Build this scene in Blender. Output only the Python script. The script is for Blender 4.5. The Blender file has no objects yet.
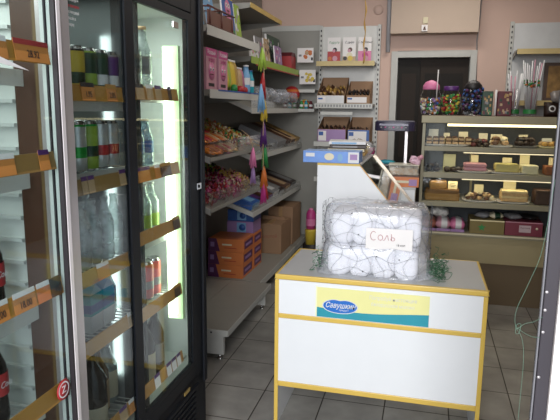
import bpy, bmesh, math, random
from mathutils import Vector, Matrix, noise
random.seed(7)
PI = math.pi
S = bpy.context.scene
C = S.collection

# ---------------------------------------------------------------- camera, world, lights, exposure
yaw, pitch, roll, FPX = .248445, .1756962, .01103896, 570.69
fw = Vector((-math.sin(yaw)*math.cos(pitch), math.cos(yaw)*math.cos(pitch), -math.sin(pitch)))
rt = Vector((math.cos(yaw), math.sin(yaw), 0)); up = rt.cross(fw)
rt, up = rt*math.cos(roll)+up*math.sin(roll), -rt*math.sin(roll)+up*math.cos(roll)
cd = bpy.data.cameras.new('camera'); cam = bpy.data.objects.new('camera', cd); C.objects.link(cam)
cd.sensor_width = 36; cd.sensor_fit = 'HORIZONTAL'; cd.lens = FPX/560*36; cd.clip_start = .02
cam.matrix_world = Matrix(((rt.x, up.x, -fw.x, 0), (rt.y, up.y, -fw.y, 0), (rt.z, up.z, -fw.z, 1.6), (0, 0, 0, 1)))
S.camera = cam
w = bpy.data.worlds.new('world'); S.world = w; w.use_nodes = True
bgn = w.node_tree.nodes['Background']; bgn.inputs[0].default_value = (.80, .88, 1, 1); bgn.inputs[1].default_value = .85
S.view_settings.view_transform = 'Standard'; S.view_settings.look = 'None'; S.view_settings.gamma = 1
S.view_settings.use_curve_mapping = False; S.view_settings.exposure = 0.38

def area(name, loc, rot, sx, sy, power, col):
    l = bpy.data.lights.new(name, 'AREA'); l.shape = 'RECTANGLE'; l.size = sx; l.size_y = sy; l.energy = power; l.color = col
    o = bpy.data.objects.new(name, l); C.objects.link(o); o.location = loc; o.rotation_euler = rot
    return o
area('daylight_through_doorway', (-.05, -3.0, 2.5), (math.radians(78), 0, 0), 2.2, 2.2, 250, (.97, .98, 1))
area('ceiling_lamp_light', (-.1, 3.9, 2.9), (0, 0, 0), 1.1, .3, 9, (1, .95, .88))
area('ceiling_lamp_light_rear', (.2, 5.3, 2.9), (0, 0, 0), .9, .3, 9, (1, .94, .86))

# ---------------------------------------------------------------- materials
MATS = {}
def mat(name, col, rough=.5, metal=0, var=.06, scale=8, bump=0, spec=.5, emit=0, alpha=1):
    if name in MATS: return MATS[name]
    m = bpy.data.materials.new(name); m.use_nodes = True; MATS[name] = m
    nt = m.node_tree; b = nt.nodes['Principled BSDF']
    b.inputs['Roughness'].default_value = rough; b.inputs['Metallic'].default_value = metal
    b.inputs['Specular IOR Level'].default_value = spec
    tc = nt.nodes.new('ShaderNodeTexCoord'); n = nt.nodes.new('ShaderNodeTexNoise'); n.inputs['Scale'].default_value = scale
    n.inputs['Detail'].default_value = 4
    nt.links.new(tc.outputs['Object'], n.inputs['Vector'])
    mx = nt.nodes.new('ShaderNodeMix'); mx.data_type = 'RGBA'
    c0 = [max(0, c*(1-var*2)) for c in col[:3]]; c1 = [min(1, c*(1+var*2)) for c in col[:3]]
    mx.inputs[6].default_value = (*c0, 1); mx.inputs[7].default_value = (*c1, 1)
    nt.links.new(n.outputs['Fac'], mx.inputs[0]); nt.links.new(mx.outputs[2], b.inputs['Base Color'])
    if bump:
        bp = nt.nodes.new('ShaderNodeBump'); bp.inputs['Strength'].default_value = bump; bp.inputs['Distance'].default_value = .01
        nt.links.new(n.outputs['Fac'], bp.inputs['Height']); nt.links.new(bp.outputs[0], b.inputs['Normal'])
    if emit:
        b.inputs['Emission Color'].default_value = (*col[:3], 1); b.inputs['Emission Strength'].default_value = emit
    if alpha < 1: b.inputs['Alpha'].default_value = alpha
    return m
def sr(r, g, b):   # sRGB 0-255 to linear
    f = lambda c: (c/255/12.92) if c/255 <= .04045 else ((c/255+.055)/1.055)**2.4
    return (f(r), f(g), f(b))
def clear(name, tint=(1, 1, 1), refl=.5, haze=0, hazecol=(1, 1, 1), rough=.02, bump=0, bscale=30):
    """thin clear sheet: fresnel reflection over a tinted see-through, optional milky haze"""
    if name in MATS: return MATS[name]
    m = bpy.data.materials.new(name); m.use_nodes = True; MATS[name] = m; nt = m.node_tree
    nt.nodes.remove(nt.nodes['Principled BSDF']); out = nt.nodes['Material Output']
    tr = nt.nodes.new('ShaderNodeBsdfTransparent'); tr.inputs[0].default_value = (*tint, 1)
    gl = nt.nodes.new('ShaderNodeBsdfGlossy'); gl.inputs['Roughness'].default_value = rough; gl.inputs[0].default_value = (1, 1, 1, 1)
    fr = nt.nodes.new('ShaderNodeFresnel'); ge = nt.nodes.new('ShaderNodeNewGeometry'); io = nt.nodes.new('ShaderNodeMath'); io.operation = 'MULTIPLY_ADD'
    io.inputs[1].default_value = 1/1.45-1.45; io.inputs[2].default_value = 1.45; nt.links.new(ge.outputs['Backfacing'], io.inputs[0]); nt.links.new(io.outputs[0], fr.inputs[0])
    ml = nt.nodes.new('ShaderNodeMath'); ml.operation = 'MULTIPLY'; ml.inputs[1].default_value = refl*2
    nt.links.new(fr.outputs[0], ml.inputs[0])
    a = nt.nodes.new('ShaderNodeMixShader'); nt.links.new(ml.outputs[0], a.inputs[0]); nt.links.new(tr.outputs[0], a.inputs[1]); nt.links.new(gl.outputs[0], a.inputs[2])
    last = a
    if bump or haze:
        tc = nt.nodes.new('ShaderNodeTexCoord'); n = nt.nodes.new('ShaderNodeTexNoise'); n.inputs['Scale'].default_value = bscale; n.inputs['Detail'].default_value = 5
        nt.links.new(tc.outputs['Object'], n.inputs['Vector'])
    if bump:
        bp = nt.nodes.new('ShaderNodeBump'); bp.inputs['Strength'].default_value = bump; bp.inputs['Distance'].default_value = .01
        nt.links.new(n.outputs['Fac'], bp.inputs['Height']); nt.links.new(bp.outputs[0], gl.inputs['Normal']); nt.links.new(bp.outputs[0], fr.inputs['Normal'])
    if haze:
        df = nt.nodes.new('ShaderNodeBsdfDiffuse'); df.inputs[0].default_value = (*hazecol, 1)
        mr = nt.nodes.new('ShaderNodeMapRange'); mr.inputs[1].default_value = .3; mr.inputs[2].default_value = .7
        mr.inputs[3].default_value = haze*.4; mr.inputs[4].default_value = min(1, haze*1.6); nt.links.new(n.outputs['Fac'], mr.inputs[0])
        b = nt.nodes.new('ShaderNodeMixShader'); nt.links.new(mr.outputs[0], b.inputs[0]); nt.links.new(a.outputs[0], b.inputs[1]); nt.links.new(df.outputs[0], b.inputs[2]); last = b
    nt.links.new(last.outputs[0], out.inputs[0])
    return m

def tile_mat():
    m = mat('floor_tile', sr(132, 130, 125), .38, var=.0, spec=.35); nt = m.node_tree; b = nt.nodes['Principled BSDF']
    geo = nt.nodes.new('ShaderNodeTexCoord'); mp = nt.nodes.new('ShaderNodeMapping'); mp.inputs['Location'].default_value = (.824+.339*10, -2.945+.34*20, 0)
    nt.links.new(geo.outputs['Object'], mp.inputs['Vector'])
    br = nt.nodes.new('ShaderNodeTexBrick'); br.offset = 0; br.squash = 1; br.inputs['Scale'].default_value = 1
    br.inputs['Brick Width'].default_value = .339; br.inputs['Row Height'].default_value = .34; br.inputs['Mortar Size'].default_value = .0035
    br.inputs['Mortar Smooth'].default_value = .2; br.inputs['Color1'].default_value = (*sr(160, 157, 150), 1); br.inputs['Color2'].default_value = (*sr(144, 141, 135), 1)
    br.inputs['Mortar'].default_value = (*sr(58, 52, 47), 1)
    nt.links.new(mp.outputs[0], br.inputs['Vector'])
    n = nt.nodes.new('ShaderNodeTexNoise'); n.inputs['Scale'].default_value = 5; n.inputs['Detail'].default_value = 7; nt.links.new(mp.outputs[0], n.inputs['Vector'])
    mr = nt.nodes.new('ShaderNodeMapRange'); mr.inputs[1].default_value = .35; mr.inputs[2].default_value = .7; mr.inputs[3].default_value = .75; mr.inputs[4].default_value = 1.12; nt.links.new(n.outputs['Fac'], mr.inputs[0])
    mx = nt.nodes.new('ShaderNodeVectorMath'); mx.operation = 'SCALE'; nt.links.new(br.outputs['Color'], mx.inputs[0]); nt.links.new(mr.outputs[0], mx.inputs['Scale'])
    nt.links.new(mx.outputs[0], b.inputs['Base Color'])
    bp = nt.nodes.new('ShaderNodeBump'); bp.inputs['Strength'].default_value = .4; bp.inputs['Distance'].default_value = .003; bp.invert = True
    nt.links.new(br.outputs['Fac'], bp.inputs['Height']); nt.links.new(bp.outputs[0], b.inputs['Normal'])
    return m

WHITE = mat('white_laminate', sr(228, 230, 232), .35, var=.015)
GREYTOP = mat('grey_laminate', sr(196, 196, 196), .22, var=.02)
YEL = mat('yellow_edging', sr(214, 180, 84), .35, var=.04)
BLK = mat('black_metal', sr(20, 22, 27), .5, var=.1, spec=.2)
DGREY = mat('dark_grey_metal', sr(62, 58, 62), .6, .1, spec=.2)
SILV = mat('silver_aluminium', sr(182, 176, 176), .32, .55, var=.02)
CHROME = mat('chrome', sr(200, 200, 200), .2, 1)
STEELW = mat('white_painted_steel', sr(192, 192, 186), .42, var=.02)
SHELFG = mat('grey_painted_steel', sr(146, 144, 136), .45, var=.03)
LINER = mat('cooler_liner', sr(205, 210, 206), .5, var=.02)
RAIL = mat('amber_price_rail', sr(176, 126, 52), .3, var=.12, scale=5)
RAILD = mat('smoked_price_rail', sr(150, 116, 66), .3, var=.12, scale=5)
TAGO = mat('orange_price_paper', sr(200, 130, 62), .7, var=.05)
PAPER = mat('white_paper', sr(232, 228, 226), .7, var=.02)
CREAM = mat('cream_card', sr(236, 224, 178), .7, var=.03)
INK = mat('dark_ink', sr(34, 28, 32), .6)
REDINK = mat('red_ink', sr(200, 30, 50), .5)
GLASS = clear('clear_glass', (.93, .96, .95), .28)
GLASSD = clear('cooler_door_glass', (.84, .88, .88), .30)
PLEXI = clear('clear_plastic', (.93, .93, .93), .5, .04, (.8, .8, .8), .08)
POLY = clear('thin_polythene', (.97, .97, .985), .5, .22, (.84, .87, .94), .14, .25, 11)
BOTTLE = clear('clear_bottle_glass', (.74, .80, .79), 1.0, .30, (.75, .82, .82), .06, .5, 25)
CARD = mat('brown_cardboard', sr(150, 118, 90), .8, var=.05)
CARDD = mat('brown_cardboard_inside', sr(112, 84, 60), .85, var=.08)
mute = lambda v: [c*.80+sum(v)/3*.12 for c in v]
COLS = {k: mat('print_'+k, sr(*mute(v)), .45, var=.05) for k, v in dict(
    red=(196, 40, 44), orange=(222, 112, 34), yellow=(234, 200, 54), green=(46, 150, 70), blue=(44, 96, 180), sky=(120, 178, 226), purple=(92, 40, 120),
    magenta=(206, 50, 134), pink=(232, 120, 170), brown=(96, 58, 36), tan=(206, 168, 120), white=(232, 232, 232), black=(30, 28, 30), teal=(24, 164, 186),
    gold=(200, 154, 70), lime=(164, 200, 60), lilac=(170, 130, 190), cream=(238, 226, 190), darkgreen=(28, 70, 44), grey=(140, 140, 142), wine=(110, 30, 40),
    orangefade=(236, 128, 60), violet=(104, 44, 98), choc=(52, 32, 24), palepink=(216, 150, 168), lemon=(240, 232, 120)).items()}

# ---------------------------------------------------------------- mesh helpers
class MB:
    def __init__(s): s.v = []; s.f = []; s.m = []; s.mats = []; s.sm = []
    def mi(s, m):
        if m not in s.mats: s.mats.append(m)
        return s.mats.index(m)
    def add(s, vs, fs, m, smooth=False, M=None):
        b = len(s.v); k = s.mi(m)
        s.v += [tuple(M @ Vector(v)) if M else tuple(v) for v in vs]
        for f in fs: s.f.append(tuple(b+i for i in f)); s.m.append(k); s.sm.append(smooth)
        return s
    def box(s, x0, x1, y0, y1, z0, z1, m, M=None, top=None, front=None):
        vs = [(x, y, z) for z in (z0, z1) for y in (y0, y1) for x in (x0, x1)]
        fs = [(0, 2, 3, 1), (4, 5, 7, 6), (0, 1, 5, 4), (2, 6, 7, 3), (0, 4, 6, 2), (1, 3, 7, 5)]
        for i, f in enumerate(fs):
            mm = m
            if i == 1 and top: mm = top
            if i == 2 and front: mm = front
            b = s.mi(mm); 
            s.add(vs, [f], mm, False, M) if False else None
            if i == 0: base = len(s.v); s.v += [tuple(M @ Vector(v)) if M else v for v in vs]
            s.f.append(tuple(base+j for j in f)); s.m.append(b); s.sm.append(False)
        return s
    def prism(s, pts, axis, a, b, m):
        """closed polygon pts extruded along axis ('X','Y','Z') between a and b"""
        n = len(pts)
        def v(p, t): return (t, p[0], p[1]) if axis == 'X' else (p[0], t, p[1]) if axis == 'Y' else (p[0], p[1], t)
        vs = [v(p, a) for p in pts]+[v(p, b) for p in pts]
        fs = [tuple(range(n-1, -1, -1)), tuple(range(n, 2*n))]+[(i, (i+1) % n, n+(i+1) % n, n+i) for i in range(n)]
        return s.add(vs, fs, m)
    def tube(s, pts, r, m, n=6, closed=False):
        P = [Vector(p) for p in pts]; vs = []; fs = []
        prev = None
        for i, p in enumerate(P):
            t = (P[min(i+1, len(P)-1)]-P[max(i-1, 0)]).normalized()
            if prev is None: a = t.orthogonal().normalized()
            else:
                a = prev-t*prev.dot(t); a = a.normalized() if a.length > 1e-6 else t.orthogonal().normalized()
            prev = a; b = t.cross(a); rr = r[i] if isinstance(r, (list, tuple)) else r
            for k in range(n): vs.append(p+(a*math.cos(2*PI*k/n)+b*math.sin(2*PI*k/n))*rr)
        for i in range(len(P)-1):
            for k in range(n): fs.append((i*n+k, i*n+(k+1) % n, (i+1)*n+(k+1) % n, (i+1)*n+k))
        fs.append(tuple(range(n-1, -1, -1))); fs.append(tuple((len(P)-1)*n+k for k in range(n)))
        return s.add(vs, fs, m, True)
    def lathe(s, prof, n=16, M=None, c=(0, 0, 0)):
        """prof: list of (r, z, material of the band above)"""
        for i in range(len(prof)-1):
            r0, z0, m = prof[i]; r1, z1, _ = prof[i+1]
            vs = [(c[0]+r0*math.cos(2*PI*k/n), c[1]+r0*math.sin(2*PI*k/n), c[2]+z0) for k in range(n)]+[(c[0]+r1*math.cos(2*PI*k/n), c[1]+r1*math.sin(2*PI*k/n), c[2]+z1) for k in range(n)]
            s.add(vs, [(k, (k+1) % n, n+(k+1) % n, n+k) for k in range(n)], m, True, M)
        return s
    def build(s, name, parent=None, bevel=0, label=None):
        me = bpy.data.meshes.new(name); me.from_pydata(s.v, [], s.f)
        for m in s.mats: me.materials.append(m)
        me.polygons.foreach_set('material_index', s.m); me.polygons.foreach_set('use_smooth', s.sm)
        me.validate()
        bm = bmesh.new(); bm.from_mesh(me); bmesh.ops.remove_doubles(bm, verts=bm.verts, dist=1e-6)
        bmesh.ops.recalc_face_normals(bm, faces=bm.faces); bm.to_mesh(me); bm.free()
        o = bpy.data.objects.new(name, me); C.objects.link(o)
        if parent: o.parent = parent
        if bevel:
            md = o.modifiers.new('bevel', 'BEVEL'); md.width = bevel; md.segments = 2; md.limit_method = 'ANGLE'; md.angle_limit = math.radians(40)
        if label: o['label'] = label
        return o
def tag(o, label, cat, group=None):
    o['label'] = label; o['category'] = cat
    if group: o['group'] = group
    return o
def thing(name, label, cat, loc=(0, 0, 0), rz=0, group=None):
    o = bpy.data.objects.new(name, None); C.objects.link(o); o.location = loc; o.rotation_euler = (0, 0, rz); o.empty_display_size = .05
    return tag(o, label, cat, group)
def struct(name, mb, parent=None, bevel=0):
    o = mb.build(name, parent, bevel)
    if not parent: o['kind'] = 'structure'
    return o
def dup(root, loc, rot=None, label=None, group=None):
    r = root.copy(); C.objects.link(r); r.location = loc
    if rot is not None: r.rotation_euler = rot if isinstance(rot, tuple) else (0, 0, rot)
    if label: r['label'] = label
    if group: r['group'] = group
    for ch in list(root.children):
        c = ch.copy(); C.objects.link(c); c.parent = r
        for g in ch.children:
            d = g.copy(); C.objects.link(d); d.parent = c
    return r
def text(name, body, size, m, loc, rot, parent=None, sx=1, ext=.0006, align='CENTER', shear=0, bold=0):
    cu = bpy.data.curves.new(name, 'FONT'); cu.body = body; cu.size = size; cu.extrude = ext; cu.align_x = align; cu.align_y = 'CENTER'; cu.shear = shear
    cu.resolution_u = 2; cu.offset = bold
    t = bpy.data.objects.new('tmp', cu); C.objects.link(t); dg = bpy.context.evaluated_depsgraph_get()
    me = bpy.data.meshes.new_from_object(t.evaluated_get(dg)); bpy.data.objects.remove(t)
    me.materials.clear(); me.materials.append(m)
    o = bpy.data.objects.new(name, me); C.objects.link(o); o.location = loc; o.rotation_euler = rot; o.scale = (sx, 1, 1)
    if parent: o.parent = parent
    return o
FR = (PI/2, 0, 0)          # text facing -Y
FX = (PI/2, 0, PI/2)       # text facing +X
def pillow(mb, w_, h, t, m, M, nx=8, ny=6, wr=.004, m2=None, seed=0):
    """crimped puffy packet w_ x h, t thick, centred, lying in XY"""
    for sgn in (1, -1):
        vs = []; fs = []
        for j in range(ny+1):
            for i in range(nx+1):
                u = i/nx*2-1; v = j/ny*2-1
                e = max(0, 1-abs(u)**2.6)**.6*max(0, 1-abs(v)**3.2)**.6
                nz = noise.noise(Vector((u*2.3+seed, v*2.3, sgn*3)))*wr
                vs.append((u*w_/2, v*h/2, sgn*(e*t/2+abs(nz)*e*1.5)))
        for j in range(ny):
            for i in range(nx):
                a = j*(nx+1)+i; fs.append((a, a+1, a+nx+2, a+nx+1))
        if m2:
            cut = lambda f: .25 < (f[0] % (nx+1))/nx < .7
            mb.add(vs, [f for f in fs if not cut(f)], m, True, M); mb.add(vs, [f for f in fs if cut(f)], m2, True, M)
        else: mb.add(vs, fs, m, True, M)
    return mb
def TR(x, y, z, rx=0, ry=0, rz=0): return Matrix.Translation((x, y, z)) @ Matrix.Rotation(rz, 4, 'Z') @ Matrix.Rotation(ry, 4, 'Y') @ Matrix.Rotation(rx, 4, 'X')

# ================================================================ THE ROOM
struct('floor', MB().box(-1.9, 2.4, -.6, 7.6, -.08, 0, tile_mat()))
WALLM = mat('pink_beige_plaster', sr(208, 180, 166), .85, var=.03, scale=3, bump=.15)
struct('wall_left', MB().box(-2.0, -1.9, .2, 6.25, 0, 3.0, WALLM))
struct('wall_right', MB().box(2.4, 2.5, 1.2, 6.25, 0, 3.0, WALLM))
bw = MB().box(-2.0, -.345, 6.25, 6.4, 0, 3.0, WALLM).box(.40, 2.5, 6.25, 6.4, 0, 3.0, WALLM).box(-.345, .40, 6.25, 6.4, 2.20, 3.0, WALLM)
struct('wall_back', bw)
struct('ceiling', MB().box(-2.0, 2.5, .2, 7.6, 3.0, 3.08, mat('white_ceiling_paint', sr(214, 208, 200), .9)))
struct('trim_1', MB().box(-.41, .432, 6.06, 6.248, 2.357, 2.998, mat('beige_boxing', sr(186, 168, 152), .8, var=.02)))   # boxed beam above the door
struct('wall_front', MB().box(.2725, 2.5, 1.19, 1.25, 0, 3.0, mat('white_jamb_paint', sr(238, 228, 222), .7, var=.02)))
# passage behind the door, dark
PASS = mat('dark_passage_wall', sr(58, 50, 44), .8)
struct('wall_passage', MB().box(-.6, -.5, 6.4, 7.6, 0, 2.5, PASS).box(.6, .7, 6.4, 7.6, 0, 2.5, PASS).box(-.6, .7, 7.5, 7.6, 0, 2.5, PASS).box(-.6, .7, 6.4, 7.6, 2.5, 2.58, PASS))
FRM = mat('grey_white_door_paint', sr(186, 186, 180), .5, var=.05, scale=14)
fr = MB().box(-.40, -.335, 6.225, 6.38, 0, 2.2, FRM).box(.385, .45, 6.225, 6.38, 0, 2.2, FRM).box(-.335, .385, 6.225, 6.38, 2.135, 2.2, FRM)
struct('trim_2', fr, bevel=.003)
LEAF = mat('dark_brown_door', sr(34, 30, 26), .6, var=.1, spec=.2); LEAF2 = mat('dark_brown_panel', sr(46, 38, 32), .6, spec=.2)
d1 = MB().box(-.33, -.10, 6.33, 6.37, .01, 2.13, LEAF).box(-.098, .383, 6.335, 6.375, .01, 2.13, LEAF2)
for x0, x1, m in ((-.29, -.14, LEAF2), (-.05, .33, LEAF)):
    for z0 in (.15, 1.1): d1.box(x0, x1, 6.322, 6.334, z0, z0+.88, m)
door = struct('door_1', d1)
MB().tube([(.09, 6.33, 1.02), (.09, 6.28, 1.02), (.0, 6.28, 1.02)], .008, CHROME).build('door_handle', door)
# entrance door edge at the right of the frame
de = MB().box(.247, .272, 1.2, 1.24, 0, 2.9, DGREY).box(.243, .2465, 1.205, 1.215, 0, 2.9, mat('grey_rubber_seal', sr(120, 118, 122), .6))
d2 = struct('door_2', de, bevel=.002)
for z in (1.243, 1.205, 1.158, 1.06, .93):
    MB().lathe([(0, 0, SILV), (.0035, .0, SILV), (.003, .002, SILV), (0, .002, SILV)], 10, TR(.2505, 1.2, z, PI/2)).build('screw', d2)
# ceiling lamps (out of the picture, they are what lights the room)
for i, y in enumerate((3.9, 5.3)):
    MB().box(-.7, .8, y-.17, y+.17, 2.93, 2.998, STEELW).build('tmp').name = 'ceiling_lamp'
for o, l in zip([o for o in S.objects if o.name.startswith('ceiling_lamp') and o.type == 'MESH'], ('white ceiling lamp above the counters', 'white ceiling lamp above the pastry case')): tag(o, l, 'lamp')
tag(MB().tube([(-.452, 6.2, 3.0), (-.44, 6.2, 2.6), (-.437, 6.2, 2.19)], .022, mat('grey_conduit', sr(176, 174, 176), .5), 10).build('pipe'), 'grey vertical conduit pipe running down the wall left of the dark doorway', 'pipe')
tag(MB().tube([(.455, 6.235, 3.0), (.45, 6.235, 2.5), (.437, 6.235, 2.3), (.46, 6.235, 1.7)], .007, mat('grey_cable', sr(150, 146, 144), .6), 6).build('cable'), 'thin grey cable on the wall at the right of the doorway', 'cable')
sw = thing('door_chime', 'small white chime box on the beige boxing above the door', 'chime', (-.078, 6.06, 2.37))
MB().box(-.03, .03, -.02, -.001, 0, .062, PAPER).build('cover', sw, .004)
MB().box(-.014, .014, -.023, -.0195, .012, .026, COLS['brown']).box(-.008, .008, -.023, -.0195, .026, .044, COLS['brown']).build('emblem', sw)
MB().box(-.018, .03, -.012, -.001, .075, .135, mat('yellowed_plastic', sr(208, 200, 168), .6)).build('connector', sw, .003)
tag(MB().lathe([(0, 0, WALLM), (.05, 0, WALLM), (.045, .012, WALLM), (0, .014, WALLM)], 20, TR(-.555, 6.249, 2.62, PI/2)).build('wall_cover'), 'round painted junction cover on the pink wall', 'cover')
nt_ = MB()
cord = [(-.62+.006*math.sin(i*.9), 5.62, 2.99-.03*i) for i in range(33)]
nt_.tube(cord, [.007+.003*math.sin(i*1.3) for i in range(33)], mat('amber_sticky_tape', sr(176, 138, 60), .3, var=.2, scale=20), 5)
tag(nt_.build('fly_tape'), 'twisted amber fly tape hanging in front of the greeting card shelf', 'fly tape')

# ================================================================ LOW COUNTER
def low_counter():
    t = thing('counter', 'low white counter with yellow edging and a dairy sticker on its front', 'counter', (-.687, 2.62, 0))
    W, D, H = .997, .545, .80
    MB().box(.012, W-.012, .012, D-.01, H-.024, H-.001, WHITE, top=GREYTOP).build('countertop', t)
    e = MB().box(0, W, 0, .014, H-.026, H, YEL).box(0, .014, .014, D, H-.026, H, YEL).box(W-.014, W, .014, D, H-.026, H, YEL).box(.014, W-.014, D-.012, D, H-.026, H, YEL)
    e.build('top_edging', t, .005)
    for nm, x in (('side_panel', .002), ('side_panel', W-.020)):
        p = MB().box(x, x+.018, .006, D-.004, 0, H-.027, WHITE).build(nm, t)
        MB().box(x-.001, x+.019, -.001, .0055, 0, H-.027, YEL).build('edging', p, .002)
    MB().box(.021, W-.021, .003, .018, .600, H-.027, WHITE).build('drawer_front', t)
    MB().box(.021, W-.021, .003, .018, .240, .575, WHITE).build('front_panel', t)
    MB().box(.021, W-.021, 0, .018, .5755, .5995, YEL).build('middle_edging', t, .003)
    MB().box(.021, W-.021, 0, .018, .212, .2395, YEL).build('bottom_edging', t, .003)
    MB().box(.021, W-.021, .02, D-.006, .215, .232, WHITE).build('bottom_shelf', t)
    # dairy sticker
    LY = mat('sticker_yellow', sr(230, 226, 156), .4, var=.03); LW = mat('sticker_cream', sr(236, 236, 196), .4)
    st = MB().box(.213, .742, .0008, .0028, .603, .752, LY).box(.206, .213, .0008, .0028, .603, .757, LW)
    n = 14
    for i in range(n):   # turquoise band with its gentle wave
        x0 = .213+.529*i/n; x1 = .213+.529*(i+1)/n
        f = lambda x: .656-.012*math.sin((x-.213)/.529*PI*1.3)-.004
        st.prism([(x0, .603), (x1, .603), (x1, f(x1)), (x0, f(x0))], 'Y', .0002, .0012, COLS['teal'])
    s = st.build('sticker', t, label='yellow and turquoise dairy sticker with blue logo')
    def blob(a, z0, sx, sz, y0, y1, m, mb):
        pts = []
        for k in range(48):
            th = 2*PI*k/48; r = 1+.10*math.cos(2*th)-.16*math.exp(-((th-PI/2)/.32)**2)
            pts.append((a+sx*r*math.cos(th), z0+sz*r*math.sin(th)))
        mb.prism(pts, 'Y', y0, y1, m)
    lg = MB(); blob(.326, .664, .079, .041, -.0006, .0002, COLS['white'], lg); blob(.326, .664, .074, .037, -.0013, -.0006, mat('logo_blue', sr(26, 104, 190), .4), lg)
    lg.build('logo', s)
    text('lettering', 'Савушкин', .037, COLS['white'], (.326, -.0016, .667), FR, s, .80, .0003, shear=.35, bold=.0006)
    text('lettering', 'продукт', .012, COLS['white'], (.345, -.0016, .646), FR, s, 1, .0003)
    text('lettering', 'Попробуй настоящее', .026, COLS['white'], (.575, -.0002, .722), FR, s, .82, .0003)
    text('lettering', 'белорусское молоко', .024, COLS['white'], (.575, -.0002, .690), FR, s, .82, .0003)
    return t
low_counter()

# ---------------------------------------------------------------- salt bags under film and net
def salt():
    BAGM = mat('white_salt_sack', sr(240, 240, 244), .55, var=.02, scale=9, bump=.06)
    def bag(seed):
        bm = bmesh.new(); bmesh.ops.create_cube(bm, size=1); bmesh.ops.subdivide_edges(bm, edges=bm.edges, cuts=5, use_grid_fill=True)
        for v in bm.verts:
            c = v.co*2; k = 1-.055*(abs(c.x)**4*abs(c.y)**4+abs(c.x*c.z)**4+abs(c.y*c.z)**4)
            nn = noise.noise(Vector((c.x*1.6+seed*7, c.y*1.6, c.z*1.6)))*.05
            v.co = Vector((c.x*.5*k, c.y*.5*k, c.z*.5*k))*(1+nn*.7)
            v.co.z = max(-.5, v.co.z); v.co = Vector((v.co.x*.110, v.co.y*.29, v.co.z*.152))
        for f in bm.faces: f.smooth = True
        me = bpy.data.meshes.new('salt_bag'); bm.to_mesh(me); bm.free(); me.materials.append(BAGM)
        return me
    for row, (z, y) in enumerate(((.877, 2.825), (1.030, 2.84))):
        for i in range(4):
            o = bpy.data.objects.new('salt_bag', bag(i+row*5)); C.objects.link(o); o.location = (-.385+.1075*i+.008*row-.0, y, z); 
            pos = ('leftmost', 'second from left', 'second from right', 'rightmost')[i]
            tag(o, 'white salt bag under film, %s in the %s row on the counter' % (pos, ('bottom', 'top')[row]), 'bag', 'salt bags wrapped on the low counter')
            # sewn top seam
            MB().tube([(-.045, -.132, .0715), (0, -.136, .0735), (.045, -.132, .0715)], .0025, mat('bag_seam', sr(200, 198, 200), .7), 5).build('seam', o)
    # film: hull over both rows, creased, with a skirt on the counter
    vs = []; fs = []; nx = 60; levels = [(.803, 1.22, 1.10), (.815, 1.13, 1.09), (.87, 1.07, 1.06), (.93, 1.05, 1.03), (.955, 1.0, .985), (.98, 1.03, 1.0), (1.04, 1.035, 1.01), (1.09, 1.03, 1.0), (1.12, 1.0, .97), (1.138, .93, .90)]
    hx, hy, cx, cy = .236, .155, -.218, 2.835
    for li, (z, kx, ky) in enumerate(levels):
        for k in range(nx):
            th = 2*PI*k/nx; c, s = math.cos(th), math.sin(th)
            q = 5 if li > 1 else 3.5
            r = (abs(c)**q+abs(s)**q)**(-1/q)
            nn = noise.noise(Vector((c*3.5, s*3.5, z*16)))*.02*(1.6 if li < 2 else .6)+.01
            if li < 2 and s < 0: ky2 = 1.0+.5*(ky-1)
            else: ky2 = ky
            vs.append((cx+(hx*kx+nn)*r*c, cy+(hy*ky2+nn)*r*s, z))
    for li in range(len(levels)-1):
        for k in range(nx): fs.append((li*nx+k, li*nx+(k+1) % nx, (li+1)*nx+(k+1) % nx, (li+1)*nx+k))
    fs.append(tuple((len(levels)-1)*nx+k for k in range(nx)))
    f = MB().add(vs, fs, POLY, True).build('plastic_film')
    tag(f, 'crumpled clear plastic film wrapped over the salt bags on the counter', 'film')
    # net: loose dark and green threads with knots draped over the film
    nt = MB(); G = mat('green_net_thread', sr(52, 108, 72), .7); K = mat('grey_net_thread', sr(96, 100, 104), .7)
    def surf(th, z):
        c, s = math.cos(th), math.sin(th); r = (abs(c)**4+abs(s)**4)**(-1/4)
        return Vector((cx+(hx*1.07+.012)*r*c, cy+(hy*1.07+.012)*r*s, z))
    for k in range(26):
        th = 2*PI*k/26; pts = []
        for j in range(12):
            z = .812+.33*j/11; pts.append(surf(th+.10*math.sin(j*.9+k), z)+Vector((random.uniform(-.002, .002), 0, 0)))
        nt.tube(pts, .00075, K, 3)
    for zz in (.84, .9, .955, 1.01, 1.07, 1.13):
        nt.tube([surf(2*PI*j/48, zz+.016*math.sin(j*1.3+zz*40)) for j in range(49)], .00075, K, 3)
    for _ in range(46):
        th = random.uniform(0, 2*PI); p = surf(th, random.uniform(.83, 1.12)); nt.tube([p, p+Vector((.005, 0, .002))], .0026, INK, 5)
    for side, n_, ex in ((1, 90, .085), (-1, 34, .04)):
        for _ in range(n_):
            base = Vector((cx+side*(hx*1.1+random.uniform(.0, ex)), 2.78+random.uniform(-.06, .12), .806+abs(random.gauss(0, .035))))
            pts = [base]
            for j in range(6): pts.append(pts[-1]+Vector((random.uniform(-.02, .02), random.uniform(-.02, .02), random.uniform(-.014, .02))))
            for p in pts:
                p.z = max(.803, p.z)
                if side > 0: p.x = max(p.x, .035)
            nt.tube(pts, .0013, G if random.random() < .75 else mat('pale_green_thread', sr(150, 180, 160), .7), 3)
    tag(nt.build('netting'), 'loose grey and green netting draped round the wrapped salt bags', 'netting')
    sg = thing('paper_sign', 'white handwritten paper sign fixed on the front of the wrapped salt bags', 'sign', (-.145, 2.655, .955), .02)
    v = []; n = 10
    for j in range(2):
        for i in range(n+1): v.append((-.108+.216*i/n, -.004*math.sin(i/n*PI), j*.098-.004*math.sin(i*.8)*(1-j)))
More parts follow.
